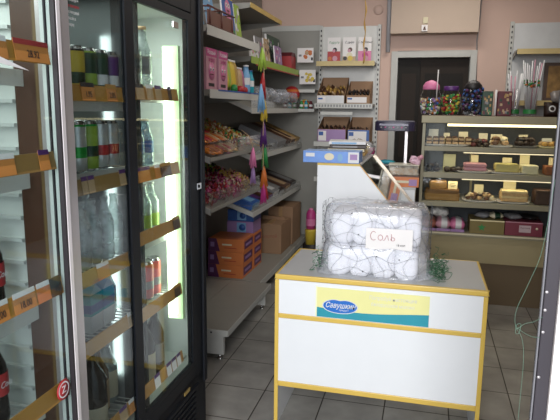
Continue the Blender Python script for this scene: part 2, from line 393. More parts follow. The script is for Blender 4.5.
    MB().add(v, [(i, i+1, n+2+i, n+1+i) for i in range(n)], PAPER, True).build('sheet', sg)
    pen = mat('red_pen', sr(170, 70, 84), .6); L = MB()
    def st(pts): L.tube([(x, -.0065, z) for x, z in pts], .0011, pen, 5)
    arc = lambda cx, cz, rx, rz, a0, a1, n=12: [(cx+rx*math.cos(math.radians(a0+(a1-a0)*k/n)), cz+rz*math.sin(math.radians(a0+(a1-a0)*k/n))) for k in range(n+1)]
    st(arc(-.072, .062, .014, .021, 50, 310)); st(arc(-.040, .055, .011, .013, 90, 450)); st([(-.026, .042), (-.020, .046), (-.010, .068), (-.007, .066), (-.002, .043)])
    st([(.010, .074), (.011, .043)]); st(arc(.017, .050, .009, .008, -200, 130)); L.build('lettering', sg)
    text('lettering', '18 коп', .014, INK, (.055, -.0065, .022), FR, sg, 1, .0004)
salt()

# ================================================================ COOLERS
def shelf_mesh(t, y0, y1, z, xb, xf):
    s = MB()
    n = int((y1-y0)/.028)
    for i in range(n+1):
        y = y0+(y1-y0)*i/n; s.tube([(xb, y, z-.004), (xf, y, z-.004)], .0022, STEELW, 4)
    s.tube([(xb, y0, z-.008), (xb, y1, z-.008)], .004, STEELW, 5); s.tube([(xf-.2, y0, z-.009), (xf-.2, y1, z-.009)], .003, STEELW, 5)
    s.box(xf-.004, xf, y0, y1, z-.034, z+.010, STEELW)
    return s.build('shelf', t)
def price_rail(t, y0, y1, z, xf, m, tags):
    r = MB().prism([(xf, z), (xf+.004, z), (xf+.012, z-.048), (xf+.008, z-.048)], 'Y', y0, y1, m).build('price_rail', t)
    for (ty, tw, th, m1, m2, txt) in tags:
        x = xf+.0055
        MB().prism([(x, z+.006), (x+.0012, z+.006), (x+.0012+.008, z-.046), (x+.008, z-.046)], 'Y', ty, ty+tw, m1).prism([(x+.001, z+.007), (x+.002, z+.007), (x+.004, z-.006), (x+.003, z-.006)], 'Y', ty, ty+tw, m2).build('price_tag', r)
        if txt: text('lettering', txt, .026, INK, (x+.0085, ty+tw/2, z-.028), (PI/2-.15, 0, PI/2), r, .8, .0003)
    return r
area('near_cooler_top_fill', (-1.28, 1.0, 1.985), (0, 0, 0), .3, .6, 3.4, (.95, 1, .95))  # added fill light, no lamp is modelled at the top of this cooler
area('far_cooler_top_fill_left', (-1.28, 1.68, 1.975), (0, 0, 0), .4, .28, .9, (.92, 1, .92))  # added fill from above for the left bay, no lamp there
area('far_cooler_top_fill_right', (-1.28, 2.10, 1.975), (0, 0, 0), .4, .28, 1.3, (.92, 1, .92))  # added fill from above for the right bay, apart from its tube
area('far_cooler_tube_light', (-1.08, 2.20, 1.25), (PI/2, 0, -.35), .05, 1.2, 1.6, (.90, 1, .88))
area('far_cooler_divider_fill', (-1.14, 1.895, 1.2), (PI/2, 0, -.2), .04, 1.3, 1.3, (.92, 1, .92))  # added fill for the left bay, the divider carries no tube
def lamp(t, x, y, z0, z1, power, col):
    TUBE = mat('cooler_tube_light', (.86, 1, .80), .5, var=0, emit=2.3)
    MB().tube([(x, y, z0), (x, y, z1)], .02, TUBE, 10).build('lamp_tube', t)
    MB().box(x-.035, x+.035, y+.022, y+.045, z0-.03, z1+.03, mat('lamp_holder', sr(200, 226, 180), .4)).build('lamp_holder', t)

# near, silver cooler: left edge of the picture
def cooler_near():
    t = thing('drinks_cooler', 'silver framed glass drinks cooler at the left edge, nearest the camera', 'cooler', (0, 0, 0))
    xf, xb, y0, y1 = -.955, -1.62, .58, 1.417
    MB().box(xb, xb+.03, y0, y1, 0, 2.1, LINER).box(xb+.03, xf-.05, y0, y0+.03, 0, 2.1, LINER).box(xb+.03, xf-.05, y0+.03, y1-.03, 2.0, 2.1, LINER).box(xb+.03, xf-.05, y0+.03, y1-.03, 0, .3, SILV).build('cabinet', t)
    w_ = MB().box(xb+.03, xf-.05, y1-.03, y1, 0, 2.1, LINER)
    for i in range(24):
        z = .42+i*.066
        w_.box(xb+.04, xf-.16, y1-.044, y1-.03, z, z+.010, mat('liner_rib', sr(190, 195, 192), .5))
    for x in (xb+.12, xb+.26): w_.box(x, x+.05, y1-.036, y1-.03, .32, 1.98, LINER)
    w_.build('side_wall', t)
    BR = mat('brown_glass_reflection', sr(66, 38, 22), .5, var=.15, scale=6)  # brown reflection in the glass, built as coloured strips on the side wall
    MB().box(xf-.145, xf-.078, y1-.05, y1-.031, .3, 2.0, BR).box(xf-.078, xf-.066, y1-.05, y1-.031, .3, 2.0, mat('olive_glass_reflection', sr(104, 82, 48), .5)).build('reflection_strip', t, label='dark brown reflection in the door glass, built as an upright strip')
    MB().box(xf-.066, xf-.050, y1-.052, y1-.031, .3, 2.0, SILV).box(xf-.050, xf-.036, y1-.056, y1-.031, .3, 2.0, LINER).box(xf-.036, xf-.031, y1-.060, y1-.031, .3, 2.0, DGREY).build('upright_profile', t)
    dr = MB().box(xf-.012, xf, y1-.057, y1, .3, 2.0, SILV).box(xf-.028, xf-.012, y1-.057, y1-.050, .3, 2.0, LINER).box(xf-.03, xf+.0, y0, y0+.06, .3, 2.0, SILV).box(xf-.03, xf, y0+.06, y1-.057, 1.94, 2.0, SILV).box(xf-.03, xf, y0+.06, y1-.057, .3, .36, SILV)
    dr.box(xf-.012, xf+.003, y1-.056, y1-.042, .3, 2.0, mat('aluminium_highlight', sr(232, 224, 224), .3, .2)).box(xf-.013, xf+.001, y1-.064, y1-.057, .3, 2.0, INK)  # paler strip paints the highlight along the silver frame
    dr.box(xf-.05, xf-.012, y1-.03, y1, .3, 2.0, SILV)
    d = dr.build('door_frame', t)
    MB().box(xf-.016, xf-.011, y0+.06, y1-.064, .36, 1.94, GLASSD).build('door_glass', t)
    rails = (1.755, 1.480, 1.130, .820)
    for k, z in enumerate(rails):
        shelf_mesh(t, y0+.035, y1-.07, z-.07 if z > 1.2 else z-.10, xb+.06, xf-.10)
        W, P, O = PAPER, COLS['purple'], TAGO
        tags = {0: [(1.12, .07, 0, O, PAPER, ''), (1.215, .13, 0, O, COLS['red'], '28.92')], 1: [(1.12, .07, 0, O, PAPER, ''), (1.281, .042, 0, O, P, '')],
                2: [(1.06, .072, 0, O, PAPER, '15.00'), (1.150, .082, 0, O, PAPER, '18.00'), (1.240, .052, 0, COLS['orangefade'], PAPER, ''), (1.296, .045, 0, COLS['brown'], COLS['brown'], '35')], 3: [(1.315, .03, 0, COLS['brown'], COLS['red'], '')]}[k]
        price_rail(t, y0+.07, y1-.067, z, xf-.027, RAIL if k != 1 else RAILD, tags)
    # round red promotional sticker on the lowest rail
    a = MB(); M = TR(xf-.010, 1.315, .805, 0, PI/2, 0)
    a.lathe([(0, 0, COLS['red']), (.030, 0, COLS['red']), (.030, .0015, COLS['red']), (0, .0015, COLS['red'])], 24, M).lathe([(.020, .002, COLS['white']), (.024, .002, COLS['white'])], 24, M)
    s = a.build('round_sticker', t); text('lettering', 'Z', .03, COLS['white'], (xf-.0075, 1.315, .805), FX, s, 1, .0004)
    return t
cooler_near()
# dark curled paper card and folded tag sticking out of the near rails
tag(MB().prism([(1.08, 1.725), (1.08, 1.705), (1.15, 1.694), (1.235, 1.685), (1.17, 1.702)], 'X', -.951, -.949, PAPER).build('paper_card'), 'white pointed paper card poking from the top price rail of the silver cooler', 'card')

def cooler_far():
    t = thing('drinks_cooler', 'black framed drinks cooler with two glass doors beside the shelves', 'cooler', (0, 0, 0))
    xf, xb, y0, y1 = -.985, -1.62, 1.422, 2.455
    MB().box(xb, xb+.03, y0, y1, .36, 2.2, LINER).box(xb+.03, xf-.04, y0, y0+.03, .36, 2.2, LINER).box(xb+.03, xf-.04, y1-.03, y1, .36, 2.2, LINER).box(xb+.03, xf-.04, y0+.03, y1-.03, 1.99, 2.2, LINER).box(xb+.03, xf-.04, y0+.03, y1-.03, .36, .42, LINER).build('cabinet', t)
    MB().box(xb-.01, xf-.04, y1, y1+.012, 0, 2.2, BLK).build('side_panel', t)
    MB().box(xb, xf-.03, y0, y1, 0, .36, BLK).build('compressor_base', t)
    g = MB().box(xf-.03, xf-.008, y0, y1, .02, .36, BLK)
    for i in range(9): g.box(xf-.008, xf-.001, y0+.08, y1-.13, .05+.028*i, .062+.028*i, BLK)
    g.box(xf-.008, xf+.004, y0+.05, y1-.10, .30, .315, BLK); g = g.build('grille', t)
    MB().box(xf-.008, xf-.004, 2.20, 2.26, .322, .338, mat('gold_badge', sr(176, 150, 90), .4, .4)).build('badge', g)
    fr_ = MB().box(xf-.04, xf, y1-.13, y1+.012, .36, 2.2, BLK).box(xf, xf+.012, y1-.055, y1-.02, .30, 2.2, BLK).box(xf-.04, xf, y0, y0+.016, .36, 2.2, BLK).box(xf-.04, xf, y0+.016, y1-.13, 1.99, 2.2, BLK).box(xf-.04, xf, y0+.016, y1-.13, .36, .42, BLK)
    fr_.build('front_frame', t, .003)
    # two doors: frame + glass
    for a, b, dx in ((y0+.018, 1.774, 0), (1.776, y1-.135, -.0)):
        lft = a < 1.7
        dm = MB().box(xf-.012+dx, xf+.004+dx, a, a+.045, .425, 1.985, BLK) if not lft else MB()
        if lft: dm.box(xf-.012, xf+.006, b-.012, b, .425, 1.985, BLK).box(xf-.012, xf+.003, a, a+.008, .425, 1.985, SILV)
        ya, yb = (a+.045, b-.035) if not lft else (a+.008, b-.012)
        if not lft: dm.box(xf-.012, xf+.004, b-.035, b, .425, 1.985, BLK)
        dm.box(xf-.012, xf+.004, ya, yb, 1.955, 1.985, BLK).box(xf-.012, xf+.004, ya, yb, .425, .45, BLK)
        d = dm.build('door', t)
        MB().box(xf-.006, xf-.001, ya, yb, .45, 1.955, GLASSD if lft else GLASS).build('door_glass', d)
    MB().box(xf+.0005, xf+.012, 2.345, 2.39, 1.24, 1.27, CHROME).lathe([(0, 0, BLK), (.008, 0, BLK), (.008, .004, BLK), (0, .004, BLK)], 10, TR(xf+.012, 2.36, 1.255, 0, PI/2)).build('lock_plate', t, .002)
    MB().box(xf+.004, xf+.014, 2.12, 2.17, 1.905, 1.93, CHROME).build('hinge', t, .002)
    lamp(t, -1.045, 2.222, .70, 1.82, 1, 0)
    # shelves and rails, left bay then right bay
    zl = (1.664, 1.384, 1.096, .869, .54); zr = (1.674, 1.378, 1.145, .852, .54)
    sl = (1.622, 1.386, 1.062, .835, .462); sr_ = (1.655, 1.362, 1.075, .795, .42)
    O, P, K, Wt, T = TAGO, COLS['purple'], INK, PAPER, COLS['tan']
    tl = {0: [(1.52, .07, 0, O, K, '1.95'), (1.66, .06, 0, O, RAIL, '2.05')], 1: [(1.50, .03, 0, T, P, ''), (1.534, .034, 0, T, P, ''), (1.72, .04, 0, T, P, '')], 2: [(1.56, .07, 0, O, Wt, '')], 3: [(1.74, .07, 0, T, Wt, '')], 4: [(1.66, .05, 0, T, P, ''), (1.725, .05, 0, O, Wt, '')]}
    tr = {0: [(1.85, .06, 0, T, K, ''), (1.93, .05, 0, T, Wt, ''), (2.00, .05, 0, T, P, ''), (2.11, .03, 0, COLS['brown'], P, '')], 1: [(1.85, .09, 0, O, P, ''), (1.98, .04, 0, O, Wt, ''), (2.03, .09, 0, COLS['brown'], RAIL, '')], 2: [(2.13, .06, 0, COLS['brown'], RAIL, '')], 3: [(2.13, .055, 0, COLS['brown'], RAIL, '')], 4: [(1.93, .045, 0, Wt, P, ''), (2.04, .04, 0, Wt, P, ''), (2.09, .04, 0, Wt, P, ''), (2.14, .035, 0, Wt, P, '')]}
    for k in range(5):
        shelf_mesh(t, y0+.035, 1.897, sl[k]-.003, xb+.04, xf-.05); shelf_mesh(t, 1.925, y1-.06, sr_[k]-.003, xb+.04, xf-.08)
        price_rail(t, y0+.03, 1.815, zl[k], xf-.020, RAIL if k != 1 else RAILD, tl[k])
        price_rail(t, 1.830, y1-.250, zr[k], xf-.020, RAIL, tr[k])
    MB().box(xb+.04, xf-.13, 1.905, 1.919, .42, 1.985, mat('grey_divider', sr(104, 110, 112), .5)).box(xf-.13, xf-.03, 1.905, 1.919, .42, 1.985, mat('dark_divider', sr(38, 42, 46), .5)).build('divider', t)
    # small white safety lettering at the top of the left glass
    for i, (s_, m) in enumerate((('двери закрывайте', PAPER), ('после открытия', PAPER), ('следите за дверью', PAPER), ('температура +4', PAPER), ('не прислоняться', REDINK), ('к стеклу дверей', PAPER), ('спасибо за', PAPER), ('покупку', PAPER))):
        text('glass_lettering', s_, .012, m, (xf+.002, 1.458, 1.945-.017*i), FX, t, .55, .0002, 'LEFT')
    return t, sl, sr_
cf, ZL, ZR = cooler_far()

# ---------------------------------------------------------------- drinks
def can(body, band, top_):
    mb = MB(); a, b = COLS[body] if isinstance(body, str) else body, COLS[band] if isinstance(band, str) else band
    mb.lathe([(0, .001, CHROME), (.024, .001, CHROME), (.031, .010, a), (.0325, .05, b), (.0325, .085, a), (.0325, .15, top_), (.031, .156, CHROME), (.026, .165, CHROME), (.026, .168, CHROME), (.0245, .166, CHROME), (0, .165, CHROME)], 16)
    return mb
def bottle(hh, rr, m, neck=.013, capm=None, lab=None, lz=(.25, .5), sh=.62, nh=.82):
    mb = MB(); L = lab or m
    prof = [(0, .001, m), (rr*.85, .001, m), (rr, .012, m), (rr, lz[0]*hh, L), (rr*1.005, lz[1]*hh, m), (rr, sh*hh, m), (rr*.8, (sh*.6+nh*.4)*hh, m), (neck*1.2, nh*hh, m), (neck, .95*hh, capm or m), (neck*1.15, .952*hh, capm or m), (neck*1.15, hh, capm or m), (0, hh, capm or m)]
    mb.lathe(prof, 16); return mb
def place(mb, name, cat, locs, labels, group, parts=None, rot=None):
    first = None
    for i, l in enumerate(locs):
        lab = labels if isinstance(labels, str) else labels[i]
        if first is None:
            o = mb.build(name); o.location = l; tag(o, lab, cat, group); first = o
            if parts:
                for nm, pm in parts: pm.build(nm, o)
        else: o = dup(first, l, None, lab, group)
        if rot: o.rotation_euler = (0, 0, rot[i % len(rot)])
    return first
XF = -1.10
GC = mat('green_can', sr(40, 160, 62), .3, .3); SC = mat('silver_can', sr(196, 198, 196), .3, .5)
z = ZL[1]
place(can(SC, GC, GC), 'drinks_can', 'can', [(XF, 1.640, z)], 'green and silver tall can, leftmost on second shelf of the black cooler', 'tall cans on the second cooler shelf')
place(can('lime', 'darkgreen', GC), 'drinks_can', 'can', [(XF, 1.707, z)], 'lime green tall can with dark lettering, second shelf of the black cooler', 'tall cans on the second cooler shelf')
place(can(SC, 'red', SC), 'drinks_can', 'can', [(XF, 1.774, z), (XF, 1.841, z)], ['white and red tall can right of the lime green can in the cooler', 'white and red tall can next to the cooler divider'], 'tall cans on the second cooler shelf')
place(can(SC, GC, GC), 'drinks_can', 'can', [(XF-.09, 1.66+.07*i, z) for i in range(3)]+[(XF-.18, 1.68+.07*i, z) for i in range(3)], 'green and silver tall can standing behind the front row', 'tall cans behind the front row')
z = ZL[0]
for i, (c1, c2, c3) in enumerate((('yellow', 'darkgreen', 'black'), ('darkgreen', 'lime', 'lime'), ('darkgreen', 'white', 'darkgreen'), ('purple', 'white', 'grey'))):
    place(can(c1, c2, COLS[c3]), 'drinks_can', 'can', [(XF, 1.650+.070*i, z)], ['yellow and black can leftmost on the top shelf of the black cooler', 'dark green can with lime band on the top cooler shelf', 'dark green can with white band on the top cooler shelf', 'purple can rightmost on the top left cooler shelf'][i], 'cans on the top left cooler shelf')
z = ZL[2]
for i in range(4):
    place(bottle(.225, .031, BOTTLE, .012, BOTTLE, BOTTLE), 'glass_bottle', 'bottle', [(XF-.005*(i % 2), 1.645+.071*i, z)], ['clear glass bottle with a dark red label leftmost on third cooler shelf', 'clear empty looking glass bottle second from left on third cooler shelf', 'clear glass bottle third from left on third cooler shelf', 'clear glass bottle beside the divider on third cooler shelf'][i], 'clear bottles on the third cooler shelf')
place(bottle(.225, .031, BOTTLE, .012, BOTTLE, BOTTLE), 'glass_bottle', 'bottle', [(XF-.09, 1.665+.073*i, z) for i in range(3)], 'clear glass bottle in the back row of the third cooler shelf', 'clear bottles in the back row')
z = ZL[3]
pk = MB().box(-.05, .05, -.035, .035, 0, .06, COLS['white']).box(-.05, .05, -.035, .035, .06, .135, COLS['teal']).prism([(-.035, .135), (.035, .135), (0, .17)], 'X', -.05, .05, COLS['white']).box(-.051, .051, -.036, .036, .07, .10, COLS['blue'])
place(pk, 'water_carton', 'carton', [(XF-.02, 1.665, z), (XF-.02, 1.745, z)], ['turquoise and white drink carton left on the fourth cooler shelf', 'turquoise and white drink carton right on the fourth cooler shelf'], 'turquoise cartons in the cooler')
place(bottle(.175, .03, BOTTLE, .013, COLS['white'], COLS['white'], (.3, .6)), 'water_bottle', 'bottle', [(XF-.02, 1.82, z), (XF-.09, 1.86, z)], ['clear water bottle with white label on the fourth cooler shelf', 'clear water bottle beside the divider on the fourth cooler shelf'], 'water bottles on the fourth cooler shelf')
z = ZL[4]
DK = mat('dark_bottle', sr(20, 17, 17), .18, spec=.4)
place(bottle(.30, .048, DK, .014, DK, COLS['cream'], (.06, .32)), 'dark_bottle', 'bottle', [(XF, 1.665, z)], 'large dark bottle with white label on the bottom left cooler shelf', 'bottles on the bottom cooler shelf')
place(bottle(.26, .04, mat('amber_bottle', sr(92, 62, 30), .15), .014, DK, COLS['tan'], (.06, .5)), 'dark_bottle', 'bottle', [(XF-.05, 1.775, z)], 'brown bottle with tan label on the bottom left cooler shelf', 'bottles on the bottom cooler shelf')
place(bottle(.24, .038, BOTTLE, .014, COLS['white'], COLS['cream'], (.1, .55)), 'water_bottle', 'bottle', [(XF-.06, 1.858, z)], 'clear bottle with pale label on the bottom left cooler shelf', 'bottles on the bottom cooler shelf')
# right bay
z = ZR[0]
place(bottle(.26, .036, BOTTLE, .016, COLS['tan'], COLS['grey'], (.3, .55)), 'glass_bottle', 'bottle', [(XF-.02, 2.06, z), (XF-.02, 2.145, z)], ['tall clear bottle left on the top right cooler shelf', 'tall clear bottle right on the top right cooler shelf'], 'tall bottles on the top right cooler shelf')
z = ZR[1]
BLJ = clear('bluish_plastic_bottle', (.62, .74, .82), .7, .3, (.45, .56, .66), .08)
place(bottle(.19, .037, BLJ, .02, COLS['grey'], COLS['blue'], (.3, .55)), 'water_bottle', 'bottle', [(XF-.02, 2.06, z), (XF-.02, 2.14, z)], ['bluish plastic bottle left on the second right cooler shelf', 'bluish plastic bottle right on the second right cooler shelf'], 'bluish bottles in the cooler')
z = ZR[2]
place(bottle(.215, .032, BOTTLE, .012, COLS['white'], COLS['lime'], (.15, .4)), 'glass_bottle', 'bottle', [(XF-.02, 2.05, z), (XF-.02, 2.118, z), (XF-.02, 2.186, z)], ['clear bottle with green label left on third right cooler shelf', 'clear bottle with green label in the middle of third right cooler shelf', 'clear bottle with green label next to the light tube'], 'green labelled bottles in the cooler')
z = ZR[3]
RC = mat('rose_red_can', sr(206, 84, 84), .35, .1)
place(can(RC, 'grey', RC), 'drinks_can', 'can', [(XF-.02, 2.05, z), (XF-.02, 2.118, z), (XF-.02, 2.186, z)], ['rose red tall can leftmost on fourth right cooler shelf', 'rose red tall can middle on fourth right cooler shelf', 'rose red tall can rightmost on fourth right cooler shelf'], 'rose red cans in the cooler')
z = ZR[4]
place(bottle(.315, .046, DK, .014, DK, COLS['cream'], (.08, .48)), 'dark_bottle', 'bottle', [(XF-.02, 2.085, z)], 'dark green bottle with cream label and green stamp on the bottom right cooler shelf', 'dark bottles on the bottom right cooler shelf')
place(bottle(.315, .042, DK, .014, DK, COLS['grey'], (.2, .48)), 'dark_bottle', 'bottle', [(XF-.03, 2.20, z)], 'dark bottle with grey label on the bottom right cooler shelf', 'dark bottles on the bottom right cooler shelf')
# cola in the near cooler
def cola(loc, label):
    t = thing('cola_bottle', label, 'bottle', loc, 0, 'cola bottles in the silver cooler')
    R = COLS['red']
    MB().lathe([(0, .001, DK), (.028, .001, DK), (.032, .02, DK), (.029, .08, DK), (.033, .12, DK), (.030, .17, DK), (.013, .215, DK), (.012, .225, DK)], 18).build('bottle', t)
    MB().lathe([(.0332, .085, R), (.0338, .10, R), (.0338, .135, R), (.0332, .15, R)], 18).build('label', t)
    MB().lathe([(.0145, .222, R), (.0145, .240, R), (0, .240, R)], 14).build('cap', t)
    text('lettering', 'Cola', .026, COLS['white'], (.0345, 0, .118), FX, t, .9, .0004, shear=.3)
cola((-1.130, 1.262, 1.031), 'cola bottle with red label on the middle shelf of the silver cooler')
cola((-1.130, 1.245, .721), 'cola bottle with red label on the lowest visible shelf of the silver cooler')

# ================================================================ LEFT SHELVING
def tray(t, y0, y1, xf, zf, xb, slope, guard=.09, lip=.040, lm=None):
    """slanted shelf with white end caps, front lip and clear guard"""
    zb = zf+(xf-xb)*slope
    s = MB().prism([(xf, zf), (xb, zb), (xb, zb-.018), (xf, zf-.018)], 'Y', y0+.006, y1-.006, SHELFG)
    s = s.build('shelf', t)
    for y in (y0, y1-.005):
        MB().prism([(xf, zf+.004), (xb, zb+.004), (xb, zb-.03), (xf, zf-.035)], 'Y', y, y+.005, STEELW).build('end_cap', s)
    MB().box(xf+.0005, xf+.004, y0, y1, zf-lip, zf+.004, lm or STEELW).build('front_lip', s)
    if guard:
        MB().box(xf-.004, xf-.001, y0+.007, y1-.007, zf+.002, zf+guard, PLEXI).box(xf-.30, xf-.006, y0+.007, y0+.010, zf+.0+.30*slope*.5, zf+guard+.01, PLEXI).build('clear_guard', s)
    return s
def flat(t, y0, y1, xf, xb, z, m=STEELW, th=.03, strip=None, name='shelf'):
    s = MB().box(xb, xf-.004, y0+.004, y1-.004, z-.018, z, SHELFG).box(xf-.004, xf, y0+.002, y1-.002, z-th, z+.002, m).build(name, t)
    for y in (y0+.004, y1-.008): MB().prism([(xb, z-.018), (xf-.01, z-.018), (xf-.01, z-.035), (xb, z-.09)], 'Y', y, y+.004, SHELFG).build('bracket', s)
    return s
def slots(mb, x, y0, y1, z0, z1, face='Y'):
    z = z0
    while z < z1: mb.box(x, x+.012, y0, y1, z, z+.022, INK); z += .05
    return mb
XB = -1.80
b1 = thing('shelving_unit', 'grey metal shelving unit with slanted candy trays beside the black cooler', 'shelving', (0, 0, 0))
MB().box(XB-.02, XB, 3.20, 4.285, .02, 2.45, SHELFG).build('back_panel', b1)
MB().box(XB, -1.487, 3.25, 4.29, .184, .206, SHELFG).box(-1.487, -1.484, 3.25, 4.29, .184, .203, INK).box(-1.484, -1.16, 3.25, 4.29, .184, .206, SHELFG).build('base_shelf', b1)
MB().box(-1.1595, -1.155, 3.25, 4.29, .166, .207, STEELW).box(XB, -1.16, 3.246, 3.2495, .166, .207, STEELW).box(-1.275, -1.263, 3.2445, 3.246, .182, .192, INK).box(-1.475, -1.463, 3.2445, 3.246, .182, .192, INK).build('base_lip', b1)
for y in (3.27, 4.25): MB().box(XB, -1.195, y, y+.03, .03, .158, STEELW).build('plinth', b1)
for y in (3.285, 4.265): MB().lathe([(0, 0, CHROME), (.02, 0, CHROME), (.018, .006, CHROME), (.006, .008, CHROME), (.006, .03, CHROME)], 12, None, (-1.225, y, 0)).build('foot', b1)
flat(b1, 3.22, 4.29, -1.262, XB, 2.075, STEELW, .055)
flat(b1, 3.22, 4.29, -1.25, XB, 1.708, STEELW, .05)
MB().box(-1.2495, -1.2475, 3.36, 4.28, 1.703, 1.712, COLS['blue']).build('blue_edging', b1)
tray(b1, 3.22, 4.29, -1.255, 1.30, XB, .42, .10, .02, SHELFG)
tray(b1, 3.22, 4.29, -1.255, .985, XB, .42, .10, .02, SHELFG)
XF2 = -1.335
b2 = thing('shelving_unit', 'grey metal shelving unit with green edged top shelf between candy trays and corner', 'shelving', (0, 0, 0))
MB().box(XB-.02, XB, 4.30, 6.20, .02, 2.75, SHELFG).build('back_panel', b2)
MB().box(XB, -1.255, 4.31, 6.17, .184, .206, SHELFG).build('base_shelf', b2)
MB().box(-1.2545, -1.25, 4.31, 6.17, .150, .207, STEELW).build('base_lip', b2)
for y in (4.33, 5.25, 6.13): MB().box(XB, -1.29, y, y+.03, .03, .149, STEELW).build('plinth', b2)
for y in (4.345, 5.265): MB().lathe([(0, 0, CHROME), (.02, 0, CHROME), (.018, .006, CHROME), (.006, .008, CHROME), (.006, .03, CHROME)], 12, None, (-1.32, y, 0)).build('foot', b2)
f = flat(b2, 4.30, 5.25, XF2, XB, 2.385, mat('yellow_price_strip', sr(206, 176, 100), .5), .035)
f = flat(b2, 4.32, 6.18, XF2, XB, 1.995, COLS['lime'], .05)
MB().box(XF2-.003, XF2+.003, 4.45, 6.17, 1.935, 1.945, COLS['red']).build('red_edging', b2)
tray(b2, 4.32, 6.18, XF2, 1.60, XB, .42, .06)
tray(b2, 4.32, 6.18, XF2, 1.225, XB, .42, .07)
tray(b2, 4.36, 6.18, XF2, .765, XB, .34, .05)

# corner filler panel and rear unit with the greeting cards
b3 = thing('shelving_unit', 'white perforated shelving unit holding greeting cards and open boxes on the back wall', 'shelving', (0, 0, 0))
MB().box(-1.12, -.545, 6.19, 6.215, .05, 2.455, mat('white_back_panel', sr(212, 212, 208), .5)).build('back_panel', b3)
for x in (-1.152, -.545):
    slots(MB().box(x, x+.032, 6.17, 6.22, 0, 2.465, STEELW), x+.01, 6.168, 6.1705, .3, 2.43).build('post', b3)
GLD = mat('gold_price_strip', sr(196, 176, 122), .5)
def shelf3(z, m, perf=False, xf=5.87):
    s = MB().box(-1.12, -.545, xf, 6.185, z-.02, z, SHELFG).box(-1.125, -.54, xf-.005, xf, z-.045, z+.003, m)
    if perf:
        for i in range(19): s.box(-1.11+i*.03, -1.096+i*.03, xf-.007, xf-.004, z-.032, z-.008, COLS['grey'])
    return s.build('shelf', b3)
shelf3(2.075, GLD); shelf3(1.655, STEELW, True, 5.82); shelf3(1.27, STEELW, False, 5.82); shelf3(.9, STEELW); shelf3(.5, STEELW); shelf3(.2, STEELW)
MB().box(-1.06, -.735, 5.80, 5.815, 1.545, 1.575, STEELW).build('price_strip', b3)
b4 = thing('shelving_unit', 'grey corner shelving panel between candy shelves and greeting card shelves', 'shelving', (0, 0, 0))
MB().box(-1.795, -1.155, 6.205, 6.225, .05, 2.46, SHELFG).box(-1.795, -1.155, 6.195, 6.204, 2.42, 2.475, STEELW).build('back_panel', b4)
for zz in (1.99, 1.80, 1.60):
    MB().box(-1.33, -1.157, 5.98, 6.19, zz-.016, zz, SHELFG).box(-1.33, -1.157, 5.975, 5.98, zz-.03, zz+.002, STEELW).build('shelf', b4)

# ---------------------------------------------------------------- goods on the left shelving
def carton(name, label, cat, x0, x1, y0, y1, z0, z1, m, group=None, deco=None, front=None, side=None, bev=.002):
    cx, cy = (x0+x1)/2, (y0+y1)/2; t = thing(name, label, cat, (cx, cy, z0), 0, group)
    w_, d, h = (x1-x0)/2, (y1-y0)/2, z1-z0
    MB().box(-w_, w_, -d, d, 0, h, m).build('box', t, bev)
    if front: 
        p = MB(); front(p, w_, d, h); p.build('printed_front', t)
    if side:
        p = MB(); side(p, w_, d, h); p.build('printed_side', t)
    return t
def biscuit(p, w_, d, h):
    y = -d-.0008
    p.box(-w_, -w_+.07, y, -d-.0001, 0, h, COLS['violet']); p.prism([(-w_+.07, 0), (-w_+.10, 0), (-w_+.07, h)], 'Y', y, -d-.0001, COLS['violet'])
    p.box(-w_+.018, -w_+.052, y-.0006, y, h*.35, h*.72, COLS['lilac'])
    p.box(-w_+.12, w_-.10, y-.0006, y, h*.5, h*.62, COLS['cream']); p.box(-w_+.14, w_-.06, y-.0006, y, h*.28, h*.33, COLS['red'])
def biscuit_side(p, w_, d, h):
    p.box(w_+.0001, w_+.0008, -d+.03, d-.02, h*.2, h*.8, COLS['violet']); p.box(w_+.0009, w_+.0015, -d+.06, d-.06, h*.4, h*.6, COLS['lilac'])
zz = .2065
for k, h in enumerate((.110, .110, .108)):
    carton('biscuit_box', ['orange and purple box at the bottom of the front stack on the base shelf', 'orange and purple box in the middle of the front stack on the base shelf', 'orange and purple box on top of the front stack on the base shelf'][k], 'box', -1.72+.004*k, -1.415+.004*k, 4.34, 4.62, zz, zz+h, COLS['orangefade'], 'orange and purple boxes on the base shelf', front=biscuit, side=biscuit_side); zz += h+.001
zz = .2065
for k in range(3):
    carton('biscuit_box', ['orange and purple box at the bottom of the rear stack', 'orange and purple box in the middle of the rear stack', 'orange and purple box topping the rear stack'][k], 'box', -1.66, -1.415, 4.65, 4.90, zz, zz+.104, COLS['orangefade'], 'orange and purple boxes on the base shelf', front=biscuit, side=biscuit_side); zz += .105
def blue_round(p, w_, d, h):
    y = -d
    p.box(-w_*.25, w_*.45, y-.0008, y-.0001, h*.1, h*.9, COLS['sky'])
    p.lathe([(0, 0, COLS['blue']), (h*.28, 0, COLS['blue']), (h*.28, .001, COLS['blue']), (0, .001, COLS['blue'])], 20, TR(.02, y-.001, h*.5, PI/2))
carton('tea_box', 'lilac box with dark round emblem standing behind the orange boxes', 'box', -1.66, -1.42, 4.655, 4.89, zz+.0005, zz+.105, COLS['lilac'], front=blue_round)
carton('tea_box', 'dark blue box with pale round emblem topping the rear stack', 'box', -1.655, -1.42, 4.66, 4.885, zz+.107, zz+.205, COLS['blue'], front=blue_round)
